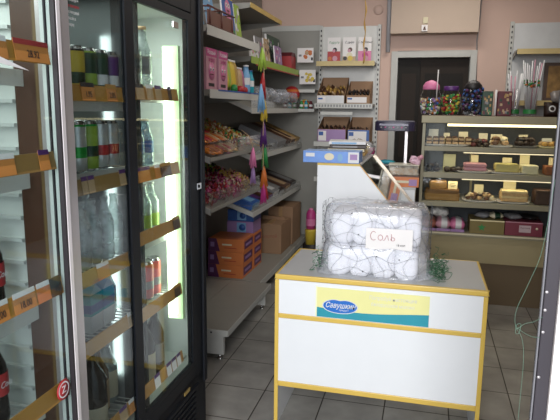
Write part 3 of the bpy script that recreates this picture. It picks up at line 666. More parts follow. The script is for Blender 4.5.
def open_carton(label, x0, x1, y0, y1, z0, h, flaps=True, m=CARD, content=None, rz=0, cat='box', name='cardboard_box', wall=.006, backflap=0):
    cx, cy = (x0+x1)/2, (y0+y1)/2; w_, d = (x1-x0)/2, (y1-y0)/2
    t = thing(name, label, cat, (cx, cy, z0), rz)
    b = MB().box(-w_, w_, -d, -d+wall, 0, h, m).box(-w_, w_, d-wall, d, 0, h, m).box(-w_, -w_+wall, -d+wall, d-wall, 0, h, m).box(w_-wall, w_, -d+wall, d-wall, 0, h, m).box(-w_+wall, w_-wall, -d+wall, d-wall, 0, wall, CARDD)
    b.build('box', t, .001)
    if flaps:
        MB().prism([(-d, h), (-d-.02, h+.0), (-d-.06, h-.05), (-d-.055, h-.055), (-d, h-.006)], 'X', -w_, w_, m).build('flap', t)
        MB().prism([(d, h), (d+.02, h+.07), (d+.016, h+.072), (d-.005, h)], 'X', -w_, w_, m).build('flap', t)
    if backflap: MB().box(-w_, w_, d-wall, d, h, h+backflap, m).build('flap', t)
    return t
# large brown carton
t = carton('cardboard_box', 'large closed brown cardboard box with red print on the base shelf', 'box', -1.57, -1.31, 5.22, 5.62, .2065, .50, CARD)
text('lettering', 'Золотой', .045, mat('faded_red_print', sr(150, 84, 66), .7), (.0, -.2005, .17), (PI/2, -.08, 0), t, 1, .0003)
MB().prism([(-.13, .2945), (.13, .2945), (.10, .325), (-.12, .335)], 'Y', .02, .024, CARD).prism([(-.2, .2938), (.2, .2938), (.2, .300), (-.2, .300)], 'X', -.02, .02, mat('packing_tape', sr(170, 136, 96), .3)).build('flap', t)
t = carton('cardboard_box', 'second brown cardboard box standing behind the printed one', 'box', -1.56, -1.30, 5.66, 6.05, .2065, .60, CARD)
MB().box(-.02, .02, -.1955, -.195, .25, .393, mat('packing_tape', (0, 0, 0))).build('tape', t)
# dark wire basket at the rear of the base shelf, behind the front board
wb = MB(); WD = mat('dark_wire', sr(50, 36, 34), .5, .4)
for i in range(9): wb.tube([(-1.77+.0, 3.5+i*.09, .215), (-1.77, 3.5+i*.09, .31)], .003, WD, 5); wb.tube([(-1.77, 3.5+i*.09, .215), (-1.70, 3.5+i*.09, .2105)], .003, WD, 5)
for zz in (.215, .26, .31): wb.tube([(-1.77, 3.5, zz), (-1.77, 4.22, zz)], .004, WD, 5)
tag(wb.build('wire_basket'), 'low dark wire rack at the back of the base shelf left of the orange boxes', 'rack')

# pink boxes, toys on the flat shelf (z 1.708)
def pinkface(p, w_, d, h):
    x = w_
    def disc(y, z, r, m, dx):
        p.lathe([(0, 0, m), (r, 0, m), (r, .0008, m), (0, .0008, m)], 20, TR(x+dx, y, z, 0, PI/2))
    p.box(x+.0002, x+.001, -d, d, h*.80, h, COLS['magenta'])
    disc(0, h*.45, d*.62, COLS['pink'], .0005); disc(-.02, h*.5, .012, COLS['white'], .0015); disc(.025, h*.5, .012, COLS['white'], .0015); disc(-.02, h*.5, .005, COLS['black'], .0025); disc(.025, h*.5, .005, COLS['black'], .0025)
    p.box(x+.0014, x+.002, -d*.35, d*.35, h*.36, h*.39, COLS['wine'])
    p.box(x+.0002, x+.001, -d*.6, d*.5, h*.08, h*.16, COLS['black'])
for i, (a, b) in enumerate(((3.20, 3.40), (3.41, 3.60))):
    t = carton('snack_box', ('pale pink box with round pink face, nearest on the middle shelf', 'pale pink box with round face standing right of the other pink box')[i], 'box', -1.37, -1.275, a+.03, b, 1.7085, 1.95, COLS['palepink'], 'pink boxes on the middle shelf', side=pinkface)
    text('lettering', 'Розовый', .035, COLS['white'], (.0488, 0, .217), FX, t, .9, .0004)
    text('lettering', 'зефир', .04, COLS['magenta'], (.0488, 0, .175), FX, t, .9, .0004)
def pouch(label, y, z, m, m2, w_=.15, h=.22, x=-1.31, lean=.12, name='toy_pack', cat='packet', group=None):
    t = thing(name, label, cat, (x, y, z), 0, group)
    mb = MB(); pillow(mb, w_, h, .045, COLS[m], TR(0, 0, h/2+.004, PI/2, 0, PI/2+.0) , m2=COLS[m2], seed=y*9)
    o = mb.build('wrapper', t); o.rotation_euler = (0, -lean, 0)
    MB().box(-.004, .004, -w_/2, w_/2, h-.003, h+.010, COLS['white']).build('header_strip', t).rotation_euler = (0, -lean, 0)
    return t
pouch('yellow toy packet beside the pink boxes on the middle shelf', 3.70, 1.709, 'yellow', 'lime', .13, .22)
pouch('yellow and tan toy packet in the middle of the middle shelf', 3.85, 1.709, 'yellow', 'gold', .14, .21)
pouch('tan and pink toy packet right of the yellow packets', 4.0, 1.709, 'tan', 'pink', .12, .17)
for i, (y, c, r, hh) in enumerate(((3.73, 'green', .022, .05), (3.86, 'red', .028, .045), (3.96, 'red', .022, .04))):
    mb = MB().lathe([(0, 0, COLS[c]), (r, .004, COLS[c]), (r*1.1, hh*.5, COLS[c]), (r*.8, hh*.9, COLS[c]), (0, hh, COLS[c])], 14); o = mb.build('toy_ball'); o.location = (-1.274, y, 1.7095)
    tag(o, ('small green toy at the front of the middle shelf', 'larger red toy at the front of the middle shelf', 'smaller red toy at the front of the middle shelf')[i], 'toy')
for i, (y, c, cap, hh) in enumerate(((4.10, 'sky', 'white', .20), (4.20, 'teal', 'blue', .17))):
    o = bottle(hh, .032, COLS[c], .018, COLS[cap], COLS['white'], (.3, .55)).build('bubble_bottle'); o.location = (-1.31, y, 1.7095)
    tag(o, ('pale blue bubble bottle at the far end of the middle shelf', 'turquoise bottle with blue cap at the far end of the middle shelf')[i], 'bottle')
# colouring books in the brown rack on the upper shelf (z 2.075)
rk = MB()
for y in (3.30, 3.50, 3.70): rk.tube([(-1.275, y, 2.082), (-1.275, y, 2.19), (-1.42, y, 2.20), (-1.46, y, 2.55)], .006, mat('brown_wire', sr(92, 50, 40), .5), 6)
rk.tube([(-1.275, 3.26, 2.19), (-1.275, 3.74, 2.19)], .006, mat('brown_wire', (0, 0, 0)), 6).tube([(-1.275, 3.26, 2.084), (-1.275, 3.74, 2.084)], .006, mat('brown_wire', (0, 0, 0)), 6)
rk.box(-1.283, -1.278, 3.27, 3.73, 2.09, 2.17, mat('brown_plastic', sr(104, 62, 48), .5))
tag(rk.build('magazine_rack'), 'brown wire magazine rack on the upper shelf next to the cooler', 'rack')
def book(label, y0, y1, x, z, h, m, deco=None, lean=.2, th=.012, name='colouring_book', cat='book', group=None):
    t = thing(name, label, cat, (x, (y0+y1)/2, z), 0, group); w_ = (y1-y0)/2
    o = MB().box(-th, 0, -w_, w_, 0, h, PAPER).build('pages', t, .001); o.rotation_euler = (0, -lean, 0)
    c = MB().box(.0001, .001, -w_, w_, 0, h, m)
    if deco: deco(c, w_, h)
    c = c.build('cover', t); c.rotation_euler = (0, -lean, 0)
    return t
def disc_x(c, x, y, z, r, m, sz=1):
    c.add([(x, y+r*math.cos(2*PI*k/20), z+r*sz*math.sin(2*PI*k/20)) for k in range(20)], [tuple(range(20))], m)
def monster(c, w_, h):
    c.box(.001, .0014, -w_, w_, 0, h*.22, COLS['green'])
    disc_x(c, .0018, .0, h*.42, w_*.42, COLS['pink'], 1.2); disc_x(c, .0018, 0, h*.68, w_*.5, COLS['pink'])
    for s in (-1, 1): disc_x(c, .0024, s*w_*.2, h*.74, w_*.15, COLS['white']); disc_x(c, .0030, s*w_*.2, h*.74, w_*.06, COLS['black'])
    c.box(.0022, .0028, -w_*.25, w_*.25, h*.60, h*.64, COLS['wine'])
    c.box(.001, .002, -w_, w_, h*.9, h, COLS['yellow'])
def specks(cols, n):
    def f(c, w_, h):
        for i in range(n):
            y = random.uniform(-w_*.8, w_*.8); z_ = random.uniform(h*.1, h*.9); disc_x(c, .0012+i*.00006, y, z_, random.uniform(.008, .025), COLS[random.choice(cols)], random.uniform(.5, 1.4))
    return f
book('white and grey magazine standing in the brown rack', 3.32, 3.50, -1.37, 2.085, .32, COLS['grey'], specks(['white', 'sky', 'grey', 'black'], 12))
book('pale blue magazine standing in the brown rack beside the grey one', 3.51, 3.69, -1.37, 2.085, .32, COLS['sky'], specks(['white', 'white', 'sky', 'cream'], 12))
book('blue colouring book with a pink smiling creature on the upper shelf', 3.80, 4.03, -1.36, 2.078, .30, COLS['blue'], monster, .12)
book('green and white book standing behind the blue colouring book', 4.05, 4.17, -1.36, 2.078, .26, COLS['lime'], specks(['white', 'green', 'lilac'], 8), .12)
# books and boxes on the green-edged shelf (z 1.995)
random.seed(3)
book('dark green framed book on the green edged shelf', 5.15, 5.62, -1.42, 1.998, .27, COLS['darkgreen'], specks(['green', 'teal', 'lilac', 'white'], 26), .12, .02)
book('white and pink book standing in front of the dark green one', 5.20, 5.45, -1.375, 1.998, .17, COLS['lilac'], specks(['white', 'pink', 'purple'], 14), .1)
book('tan picture book left of the dark green book', 4.95, 5.12, -1.40, 1.998, .21, COLS['tan'], specks(['brown', 'cream', 'white'], 12), .12)
book('dark grey book left of the tan picture book', 4.72, 4.92, -1.41, 1.998, .20, COLS['grey'], specks(['black', 'white', 'pink'], 14), .12)
book('small pink and white booklet at the near end of the green edged shelf', 4.45, 4.68, -1.38, 1.998, .12, COLS['white'], specks(['pink', 'grey', 'lime'], 12), .15)
tag(MB().box(-.09, .09, -.10, .10, 0, .13, COLS['red']).prism([(-.1, .13), (.1, .13), (.06, .17), (-.06, .17)], 'X', -.09, .09, COLS['wine']).build('snack_box', None, .003), 'dark red box at the far end of the green edged shelf', 'box').location = (-1.46, 5.90, 1.9965)
tag(MB().box(-1.79, -1.778, 4.45, 4.75, 2.03, 2.33, COLS['tan']).build('cardboard_sheet'), 'tan cardboard sheet leaning at the back of the green edged shelf', 'cardboard')
# pale price cards on the corner unit
for i, (x, z_, c) in enumerate(((-1.262, 2.075, 'orange'), (-1.235, 1.855, 'yellow'))):
    t = thing('picture_card', ('white card with orange fruit picture in the corner', 'white card with yellow picture below the fruit card')[i], 'card', (x, 5.972, z_), 0, 'picture cards in the corner')
    MB().box(-.085, .085, -.002, 0, 0, .145, PAPER).build('card', t)
    p = MB()
    for k in range(8): 
        a, b = random.uniform(-.02, .06), random.uniform(.03, .12); r = random.uniform(.012, .022)
        p.prism([(a+r*math.cos(j*PI/5), b+r*math.sin(j*PI/5)) for j in range(10)], 'Y', -.0035-.0002*k, -.0025, COLS[random.choice((c, c, 'yellow', 'tan'))])
    p.box(.06, .08, -.0035, -.0025, .02, .05, COLS['black']).box(-.07, -.04, -.0035, -.0025, .06, .08, COLS['grey']); p.build('picture', t)
# ---- candy in the slanted trays
def trayz(xf, zf, x, slope=.42): return zf+(xf-x)*slope
random.seed(11)
OR = [COLS['orange'], mat('orange_foil', sr(214, 130, 48), .25, .3), COLS['tan']]
for i in range(26):
    col, row = i % 9, i//9
    x = -1.30-.09*row-random.uniform(0, .02); y = 3.27+.062*col+random.uniform(-.005, .005)
    t = thing('wafer_packet', 'orange wrapped wafer packet lying in the upper slanted tray', 'packet', (x, y, trayz(-1.255, 1.30, x)+.022+.024*(row > 0)), 0, 'orange wafer packets in the upper tray')
    mb = MB(); pillow(mb, .13, .055, .022, random.choice(OR), TR(0, 0, 0, 0, .40, random.uniform(-.15, .15)), 6, 4, .003, COLS['red'] if random.random() < .4 else None, i); mb.build('wrapper', t)
def pile(name, label, cat, cols, x0, x1, y0, y1, xf, zf, n, size, hmax, slope=.42, group=None):
    mb = MB()
    for i in range(n):
        x, y = random.uniform(x0, x1), random.uniform(y0, y1); h = random.random()*hmax
        M = TR(x, y, trayz(xf, zf, x, slope)+size*.6+h, random.uniform(0, 3), random.uniform(0, 3), random.uniform(0, 6))
        s = size*random.uniform(.7, 1.15); m = COLS[random.choice(cols)]
        a, b, c = s*1.0, s*.45, s*.4
        vs = [(-a*.55, 0, b), (-a*.55, c, -b), (-a*.55, -c, -b), (a*.55, 0, b), (a*.55, c, -b), (a*.55, -c, -b), (-a*1.05, 0, b*.9), (-a*1.05, c*.9, -b*.6), (-a*1.05, -c*.9, -b*.6), (a*1.05, 0, b*.9), (a*1.05, c*.9, -b*.6), (a*1.05, -c*.9, -b*.6)]
        mb.add(vs, [(0, 1, 4, 3), (1, 2, 5, 4), (2, 0, 3, 5), (0, 2, 1), (3, 4, 5), (6, 7, 8), (9, 10, 11), (0, 6, 7), (1, 8, 6), (3, 9, 10), (5, 11, 9)], m, False, M)
    o = mb.build(name); tag(o, label, cat); o['kind'] = 'stuff'; return o
pile('candy_pile', 'multicoloured wrapped sweets heaped in the upper slanted tray right of the orange packets', 'candy', ['gold', 'orange', 'yellow', 'green', 'red', 'tan', 'cream'], -1.66, -1.29, 3.84, 4.24, -1.255, 1.305, 520, .018, .03)
pile('candy_pile', 'wrapped sweets scattered behind the orange packets in the upper tray', 'candy', ['orange', 'tan', 'gold', 'brown'], -1.72, -1.58, 3.26, 3.8, -1.255, 1.305, 260, .018, .025)
pile('candy_pile', 'red and pink wrapped sweets heaped in the lower slanted tray', 'candy', ['red', 'magenta', 'wine', 'red', 'pink', 'cream'], -1.50, -1.275, 3.26, 3.95, -1.255, .99, 900, .014, .04)
pile('candy_pile', 'green and gold wrapped sweets at the back of the lower slanted tray', 'candy', ['gold', 'lime', 'brown', 'darkgreen', 'red'], -1.74, -1.52, 3.26, 4.22, -1.255, .99, 620, .015, .03)
pile('candy_pile', 'tan and yellow wrapped sweets at the right end of the lower slanted tray', 'candy', ['tan', 'yellow', 'wine', 'pink', 'gold'], -1.50, -1.275, 3.98, 4.24, -1.255, .99, 300, .016, .04)
# clear dividers on the trays, long flat chocolate boxes in the far unit
def slab(name, label, cat, x0, x1, y0, y1, xf, zf, slope, th, m, group=None, edge=None, lift=.002):
    t = thing(name, label, cat, (x1, (y0+y1)/2, trayz(xf, zf, x1, slope)+lift), 0, group); w_ = (y1-y0)/2; d = x1-x0
    L = math.hypot(d, d*slope)
    o = MB().box(-L, 0, -w_, w_, 0, th, m).build('box', t, .002); o.rotation_euler = (0, math.atan(slope), 0)
    if edge: o2 = MB().box(.0001, .001, -w_+.004, w_-.004, .003, th-.003, edge).box(-L*.8, -L*.1, -w_*.6, w_*.6, th, th+.001, edge).build('label_print', t); o2.rotation_euler = (0, math.atan(slope), 0)
    return t
for i in range(5):
    y = 4.38+i*.14
    slab('chocolate_box', 'flat dark chocolate box lying in the middle tray of the far unit, row of five', 'box', -1.74, -1.36, y, y+.12, XF2, 1.225, .42, .03+.006*(i % 2), COLS[('brown', 'choc', 'brown', 'choc', 'black')[i]], 'dark boxes in the far middle tray', COLS[('tan', 'grey', 'gold', 'tan', 'grey')[i]])
t = slab('chocolate_box', 'grey white flat box with a blue round emblem in the far middle tray', 'box', -1.72, -1.35, 5.12, 5.45, XF2, 1.225, .42, .075, COLS['grey'])
MB().lathe([(0, 0, COLS['blue']), (.026, 0, COLS['blue']), (.026, .001, COLS['blue']), (0, .001, COLS['blue'])], 18, TR(.001, -.02, .035, 0, PI/2)).build('emblem', t)
for i in range(3): slab('chocolate_box', ('brown flat box next to the box with the blue emblem', 'brown flat box in the middle of the three at the far end', 'brown and gold flat box at the far end of the middle tray')[i], 'box', -1.74, -1.35, 5.48+.2*i, 5.66+.2*i, XF2, 1.225, .42, .07, COLS[('brown', 'tan', 'gold')[i]], 'brown boxes at the far end of the middle tray', COLS['gold'] if i == 2 else COLS['brown'])
for i in range(6):
    y = 4.62+i*.24
    slab('chocolate_box', 'flat dark packet in the lowest tray of the far unit, row of six', 'box', -1.72, -1.37, y, y+.2, XF2, .765, .34, .04+.01*(i % 3), COLS[('black', 'brown', 'grey', 'choc', 'brown', 'choc')[i]], 'dark packets in the lowest far tray', COLS[('purple', 'lilac', 'white', 'grey', 'tan', 'grey')[i]])
slab('candy_bag', 'blue glossy packet at the near end of the lowest far tray', 'packet', -1.70, -1.36, 4.39, 4.60, XF2, .765, .34, .06, COLS['blue'], None, COLS['sky'])
random.seed(5)
for i in range(7):
    x, y = -1.40-.07*(i % 2), 4.75+.19*i
    t = thing('clear_bag', 'clear bag of small grey sweets in the top tray of the far unit', 'bag', (x, y, trayz(XF2, 1.60, x)+.05), 0, 'clear bags in the top far tray')
    mb = MB(); pillow(mb, .19, .17, .07, POLY, TR(0, 0, .03, 0, .5, PI/2+random.uniform(-.3, .3)), 8, 6, .012, None, i); mb.build('film', t)
    c = MB()
    for k in range(26): c.lathe([(0, -.01, COLS['grey']), (.011, 0, COLS[random.choice(('grey', 'white', 'tan', 'darkgreen'))]), (0, .01, COLS['grey'])], 6, None, (random.uniform(-.05, .05), random.uniform(-.06, .06), random.uniform(.01, .05)-.0))
    c.build('sweets', t)
def ball(label, x, y, z_, r, c1, c2):
    mb = MB(); n = 10; prof = [(r*math.sin(PI*i/n), r-r*math.cos(PI*i/n), COLS[c1] if i % 3 else COLS[c2]) for i in range(n+1)]
    o = mb.lathe(prof, 18).build('toy_ball'); o.location = (x, y, z_); tag(o, label, 'toy'); return o
ball('red and orange toy ball in the corner above the top tray', -1.40, 5.97, 1.665, .085, 'red', 'orange')
ball('yellow and red toy ball beside the larger red one in the corner', -1.275, 6.06, 1.6015, .05, 'yellow', 'red')
for i, (x, c) in enumerate(((-1.30, 'green'), (-1.25, 'teal'), (-1.20, 'wine'))):
    tag(bottle(.09, .02, COLS[c], .01, COLS['white'], COLS['white']).build('small_bottle'), '%s small bottle on the lowest corner shelf' % ('green', 'turquoise', 'dark red')[i], 'bottle').location = (x, 5.996, 1.6015)

# ---- hanging tassel garland in front of the trays
def tassel(mb, p, h, r, m, seed):
    random.seed(seed)
    for k in range(12):
        a = 2*PI*k/12; q = Vector((math.cos(a)*r*random.uniform(.5, 1.1), math.sin(a)*r*random.uniform(.5, 1.1), -h*random.uniform(.8, 1)))
        mb.tube([p, p+Vector((q.x*.35, q.y*.35, -h*.3)), p+q*.98], [.006, .009, .004], m, 4)
g = thing('tassel_garland', 'hanging cord of bright tassels in front of the candy trays', 'garland', (-1.15, 4.0, .85))
MB().tube([(0, 0, 1.2), (.008, .005, .9), (0, .01, .6), (-.004, .03, .3), (0, .06, .1)], .003, COLS['tan'], 5).build('cord', g)
for i, (dy, zt, h, c) in enumerate(((-.02, 1.17, .17, 'lime'), (.0, 1.0, .20, 'red'), (-.05, .92, .22, 'sky'), (.03, .82, .17, 'yellow'), (.03, .65, .19, 'purple'), (.05, .50, .19, 'green'), (.04, .33, .17, 'orange'), (.03, .22, .18, 'magenta'), (.07, .20, .14, 'red'))):
    mb = MB(); tassel(mb, Vector((0, dy, zt)), h, .030, COLS[c], i); mb.build('tassel', g)
g = thing('tassel_garland', 'short pink tassel hanging left of the long colourful garland', 'garland', (-1.17, 3.83, 1.05))
mb = MB(); tassel(mb, Vector((0, 0, .28)), .15, .026, COLS['pink'], 31); tassel(mb, Vector((0, 0, .15)), .13, .02, COLS['lilac'], 32); mb.build('tassel', g)
MB().tube([(0, 0, .28), (-.03, 0, .36), (-.085, 0, .40)], .0025, COLS['tan'], 4).build('cord', g)

# ---- greeting cards and boxes on the back unit
random.seed(21)
def gcard(i, x):
    t = thing('greeting_card', ('white greeting card with red bottom, leftmost of three', 'white greeting card with yellow and cream bottom, middle of three', 'white greeting card with pink bottom, rightmost of three')[i], 'card', (x, 5.91, 2.076), 0, 'greeting cards on the gold edged shelf')
    o = MB().box(-.065, .065, -.002, 0, 0, .235, PAPER).build('card', t)
    p = MB(); c = ('red', 'tan', 'pink')[i]; p.box(-.065, .065, -.003, -.0022, 0, .10 if i != 1 else .05, COLS[c])
    def dc(a, b, r, m, y): p.prism([(a+r*math.cos(j*PI/7), b+r*math.sin(j*PI/7)) for j in range(14)], 'Y', y, y+.0008, m)
    dc(.005, .06, .03, COLS[('red', 'cream', 'magenta')[i]], -.004); dc(.012, .03, .026, COLS[('palepink', 'yellow', 'palepink')[i]], -.005); dc(.01, .115, .022, COLS['black' if i != 1 else 'brown'], -.004); dc(-.0, .105, .016, COLS['palepink'], -.005); dc(-.04, .03, .02, COLS[('orange', 'black', 'pink')[i]], -.004)
    p.build('picture', t)
    text('lettering', ('Подруге', 'С днём', 'С любовью')[i], .032, COLS['green'] if i == 0 else INK, (.0, -.0032, .185), FR, t, .8, .0003, shear=.3)
for i, x in enumerate((-.955, -.80, -.645)): gcard(i, x)
def snackbox(label, x0, x1, y0, y1, z0, h, bf, cols, n, size, frontm):
    t = open_carton(label, x0, x1, y0, y1, z0, h, False, CARD, backflap=bf); w_, d = (x1-x0)/2, (y1-y0)/2
    for s in (-1, 1):
        MB().prism([(-d+.01, h), (d-.006, h), (d-.006, h+bf)], 'X', s*w_-(.005 if s > 0 else 0), s*w_+(.005 if s < 0 else 0), CARD).build('flap', t)
    MB().box(-w_+.002, w_-.002, -d-.001, -d-.0001, .004, h-.004, frontm).box(-w_+.01, -w_+.09 if w_ > .12 else w_-.03, -d-.003, -d-.0012, .012, h-.018, PAPER).box(-w_+.014, -w_+.06, -d-.004, -d-.0031, h*.5, h-.026, COLS['blue']).build('label', t)
    for i in range(n):
        r = i//6; c = i % 6
        g_ = thing('snack_stick', 'wrapped snack in the %s' % label, 'snack', ((x0+x1)/2-w_+.03+(2*w_-.06)*c/5, (y0+y1)/2-.09+.055*r, z0+h*.5+.02*r+.03), 0, 'snacks in the '+label)
        mb = MB(); pillow(mb, size*1.1, size*.5, size*.25, COLS[random.choice(cols)], TR(0, 0, .03, .9, random.uniform(-.6, .6), random.uniform(-.3, .3)+PI/2), 5, 4, .004, None, i); mb.build('wrapper', g_)
    return t
snackbox('open brown box of golden rolls', -1.105, -.825, 5.83, 6.16, 1.6555, .085, .19, ['gold', 'tan', 'gold', 'brown'], 24, .085, COLS['white'])
snackbox('open brown box of dark sweets', -.805, -.57, 5.83, 6.12, 1.6555, .085, .15, ['black', 'choc', 'black'], 12, .07, CARD)
snackbox('dark open box on the lower shelf behind the blue packet', -1.09, -.80, 5.83, 6.16, 1.2705, .13, .12, ['brown', 'choc', 'wine'], 12, .08, COLS['lilac'])
snackbox('dark open box on the lower shelf near the scale', -.78, -.56, 5.83, 6.16, 1.2705, .13, .12, ['choc', 'brown'], 6, .08, COLS['blue'])
# purple soap bottle and yellow tub beyond the counter
sp = thing('pump_bottle', 'magenta pump bottle standing on the shelf base between cartons and showcase', 'bottle', (-1.20+.0, 5.45, .2075))
bpy.data.objects.remove(sp)
sp = thing('pump_bottle', 'magenta plastic bottle standing on a yellow tub left of the white showcase', 'bottle', (-1.095, 5.60, .395))
MB().lathe([(0, 0, COLS['magenta']), (.045, .005, COLS['magenta']), (.05, .08, COLS['magenta']), (.048, .16, COLS['magenta']), (.035, .19, COLS['magenta']), (.022, .20, COLS['pink']), (.02, .215, COLS['pink']), (0, .215, COLS['pink'])], 14).build('bottle', sp)
MB().lathe([(.0515, .04, COLS['pink']), (.0505, .11, COLS['pink'])], 14).build('label', sp)
tb = thing('yellow_tub', 'yellow plastic tub with dark base beside the white showcase', 'tub', (-1.095, 5.60, .0005))
MB().lathe([(0, 0, COLS['black']), (.08, 0, COLS['black']), (.08, .24, COLS['black']), (0, .24, COLS['black'])], 16).build('base', tb)
MB().lathe([(.0, .2405, COLS['yellow']), (.05, .2405, COLS['yellow']), (.058, .38, COLS['yellow']), (.06, .39, COLS['yellow']), (0, .394, COLS['yellow'])], 16).build('tub', tb)

# ================================================================ SHOWCASE (tall, slanted glass) and what is on it
def showcase():
    t = thing('showcase', 'white checkout showcase with slanted glass and yellow top edge behind the low counter', 'showcase', (0, 0, 0))
    Y0, Y1 = 3.45, 4.44; L = -.640; zt = 1.262
    prof = [(L, 0), (-.05, 0), (-.05, .865), (-.142, .978), (-.381, zt), (L, zt)]
    MB().prism(prof, 'Y', Y0, Y0+.018, WHITE).build('side_panel', t)
    MB().box(L, -.381, Y0-.001, Y0+.019, zt, zt+.016, YEL).prism([(-.381, zt+.002), (-.142, .98), (-.138, .983), (-.377, zt+.006)], 'Y', Y0-.001, Y0+.006, mat('gold_edge', sr(214, 170, 100), .4)).build('top_edging', t)
    MB().box(L, L+.016, Y0+.018, Y1, 0, zt-.02, WHITE).build('back_panel', t)
    MB().box(L, -.39, Y0+.018, Y1, zt-.02, zt, WHITE).build('top', t)
    MB().box(L+.016, -.06, Y0+.018, Y1, .78, .80, WHITE).box(L+.016, -.22, Y0+.018, Y1, .985, 1.0, mat('showcase_shelf', sr(206, 214, 206), .4)).build('shelf', t)
    MB().box(-.06, -.045, Y0+.018, Y1, 0, .80, WHITE).build('front_panel', t)
    MB().box(L+.016, -.06, Y1-.016, Y1, 0, .80, WHITE).build('rear_panel', t)
    d = Vector((.239, 0, -.284)).normalized()
    MB().prism([(-.385, zt-.005), (-.06, .876), (-.064, .873), (-.389, zt-.008)], 'Y', Y0+.02, Y1-.01, clear('showcase_glass', (.72, .78, .74), .7)).build('slanted_glass', t)
    MB().prism([(-.392, zt+.0), (-.052, .862), (-.042, .870), (-.382, zt+.010)], 'Y', Y1-.008, Y1+.010, mat('pale_metal_edge', sr(190, 176, 160), .35, .4)).build('edge_rail', t)
showcase()
CC = [COLS[k] for k in ('orangefade', 'brown', 'red', 'tan')]
for i in range(8):
    tag(MB().box(-.05, .05, -.045, .045, 0, .07, CC[i % 4]).box(-.0505, .0505, -.046, .046, .025, .045, COLS['cream']).build('sweets_box', None, .002), 'small %s packet on the lower showcase shelf' % ('orange', 'brown', 'red', 'tan')[i % 4], 'box', 'packets inside the slanted showcase').location = (-.15, 3.56+.11*i, .801)
for i in range(4):
    tag(MB().box(-.08, .08, -.09, .09, 0, .09+.02*(i % 2), COLS[('darkgreen', 'choc', 'darkgreen', 'black')[i]]).build('sweets_box', None, .003), 'dark packet on the upper showcase shelf', 'box', 'dark packets inside the slanted showcase').location = (-.45, 3.60+.21*i, 1.001)
t = thing('cookie_box', 'long flat blue and white box lying across the near end of the showcase', 'box', (-.556, 3.50, 1.279))
SKY2 = mat('box_sky_blue', sr(104, 146, 214), .4, var=.1, scale=20)
MB().box(-.172, .172, -.07, .10, 0, .071, SKY2, top=mat('box_top_blue', sr(150, 178, 220), .4)).build('box', t, .002)
p = MB().box(-.155, -.100, -.0712, -.0702, .036, .058, COLS['white']).box(.105, .17, -.0712, -.0702, .004, .068, COLS['white']).box(.116, .16, -.0718, -.0712, .022, .055, COLS['lilac'])
p.prism([(-.01+.030*math.cos(k*PI/8), .038+.022*math.sin(k*PI/8)) for k in range(16)], 'Y', -.0712, -.0702, COLS['cream']); p.prism([(.056+.016*math.cos(k*PI/8), .034+.024*math.sin(k*PI/8)) for k in range(16)], 'Y', -.0712, -.0702, COLS['sky']); p.build('printed_front', t)
# stack of packets behind it
cols = ['white', 'gold', 'cream', 'choc', 'white']
for i in range(5):
    t = thing('flat_packet', ('white wrapped packet at the bottom of the stack behind the blue box', 'gold wrapped packet second from bottom behind the blue box', 'cream wrapped packet in the middle of the stack behind the blue box', 'dark wrapped packet near the top of the stack behind the blue box', 'white clear wrapped packet topping the stack behind the blue box')[i], 'packet', (-.515+.01*(i % 2), 3.86, 1.2795+.0235*i), .03*i, 'packets stacked on the showcase')
    MB().box(-.12, .12, -.13, .13, 0, .020, COLS[cols[i]]).build('packet', t, .003)
    MB().box(-.10, .06, -.1316, -.1304, .004, .015, COLS[('blue', 'brown', 'blue', 'grey', 'sky')[i]]).build('print', t)
t = thing('clear_bag', 'crumpled clear bag lying on the packet stack by the showcase top', 'bag', (-.49, 4.15, 1.2625))
mb = MB(); pillow(mb, .26, .30, .11, POLY, TR(0, 0, .06), 12, 10, .025, None, 4); mb.build('film', t); MB().box(-.09, .09, -.10, .10, .03, .075, COLS['yellow']).build('contents', t, .004)
t = thing('magenta_packet', 'small magenta packet at the end of the showcase top', 'packet', (-.405, 4.36, 1.2625)); mb = MB(); pillow(mb, .06, .05, .04, COLS['magenta'], TR(0, 0, .03, PI/2), 6, 5); mb.build('wrapper', t)

# white cabinet behind the showcase with boxes, bag and scale
t = thing('side_cabinet', 'low white cabinet between the showcase and the pastry case', 'cabinet', (-.24, 4.70, 0))
MB().box(-.20, .175, -.20, .20, 0, .992, WHITE).build('body', t); MB().box(-.205, .18, -.205, .205, .992, 1.01, GREYTOP).build('worktop', t, .002)
MB().box(-.19, .165, -.204, -.2005, .05, .97, WHITE).lathe([(0, 0, CHROME), (.008, 0, CHROME), (.008, .01, CHROME), (0, .01, CHROME)], 10, TR(.12, -.204, .78, PI/2)).build('door', t)
t = thing('sweets_carton', 'orange and red carton tray on the white side cabinet', 'box', (-.145, 4.60, 1.0105))
MB().box(-.115, .105, -.09, .09, 0, .088, COLS['orangefade']).box(-.10, .03, -.0915, -.0905, .03, .05, COLS['cream']).box(.03, .09, -.0915, -.0905, .01, .06, COLS['lilac']).box(-.116, .106, -.091, .091, .078, .089, COLS['brown']).build('box', t, .002)
t = thing('clear_tub', 'clear plastic tub of biscuits standing on the orange carton', 'tub', (-.15, 4.60, 1.0998))
MB().box(-.125, .105, -.085, .085, 0, .075, clear('tub_plastic', (.9, .9, .9), .6, .35, (.72, .68, .60), .1)).build('tub', t, .008)
MB().box(-.128, .108, -.088, .088, .0755, .083, mat('tub_lid', sr(200, 196, 180), .35)).build('lid', t, .003)
MB().box(-.115, .095, -.075, .075, .004, .055, COLS['tan']).build('biscuits', t)
t = thing('pink_bag', 'crumpled pink plastic bag on the clear tub', 'bag', (-.075, 4.585, 1.1835))
mb = MB(); pillow(mb, .09, .07, .04, clear('pink_polythene', (.95, .8, .88), .5, .6, (.86, .6, .72), .2), TR(0, 0, .03, .8, .3), 8, 6, .02, None, 2); pillow(mb, .05, .04, .02, COLS['palepink'], TR(.035, 0, .05, .9, -.6), 6, 5, .02); mb.build('film', t)
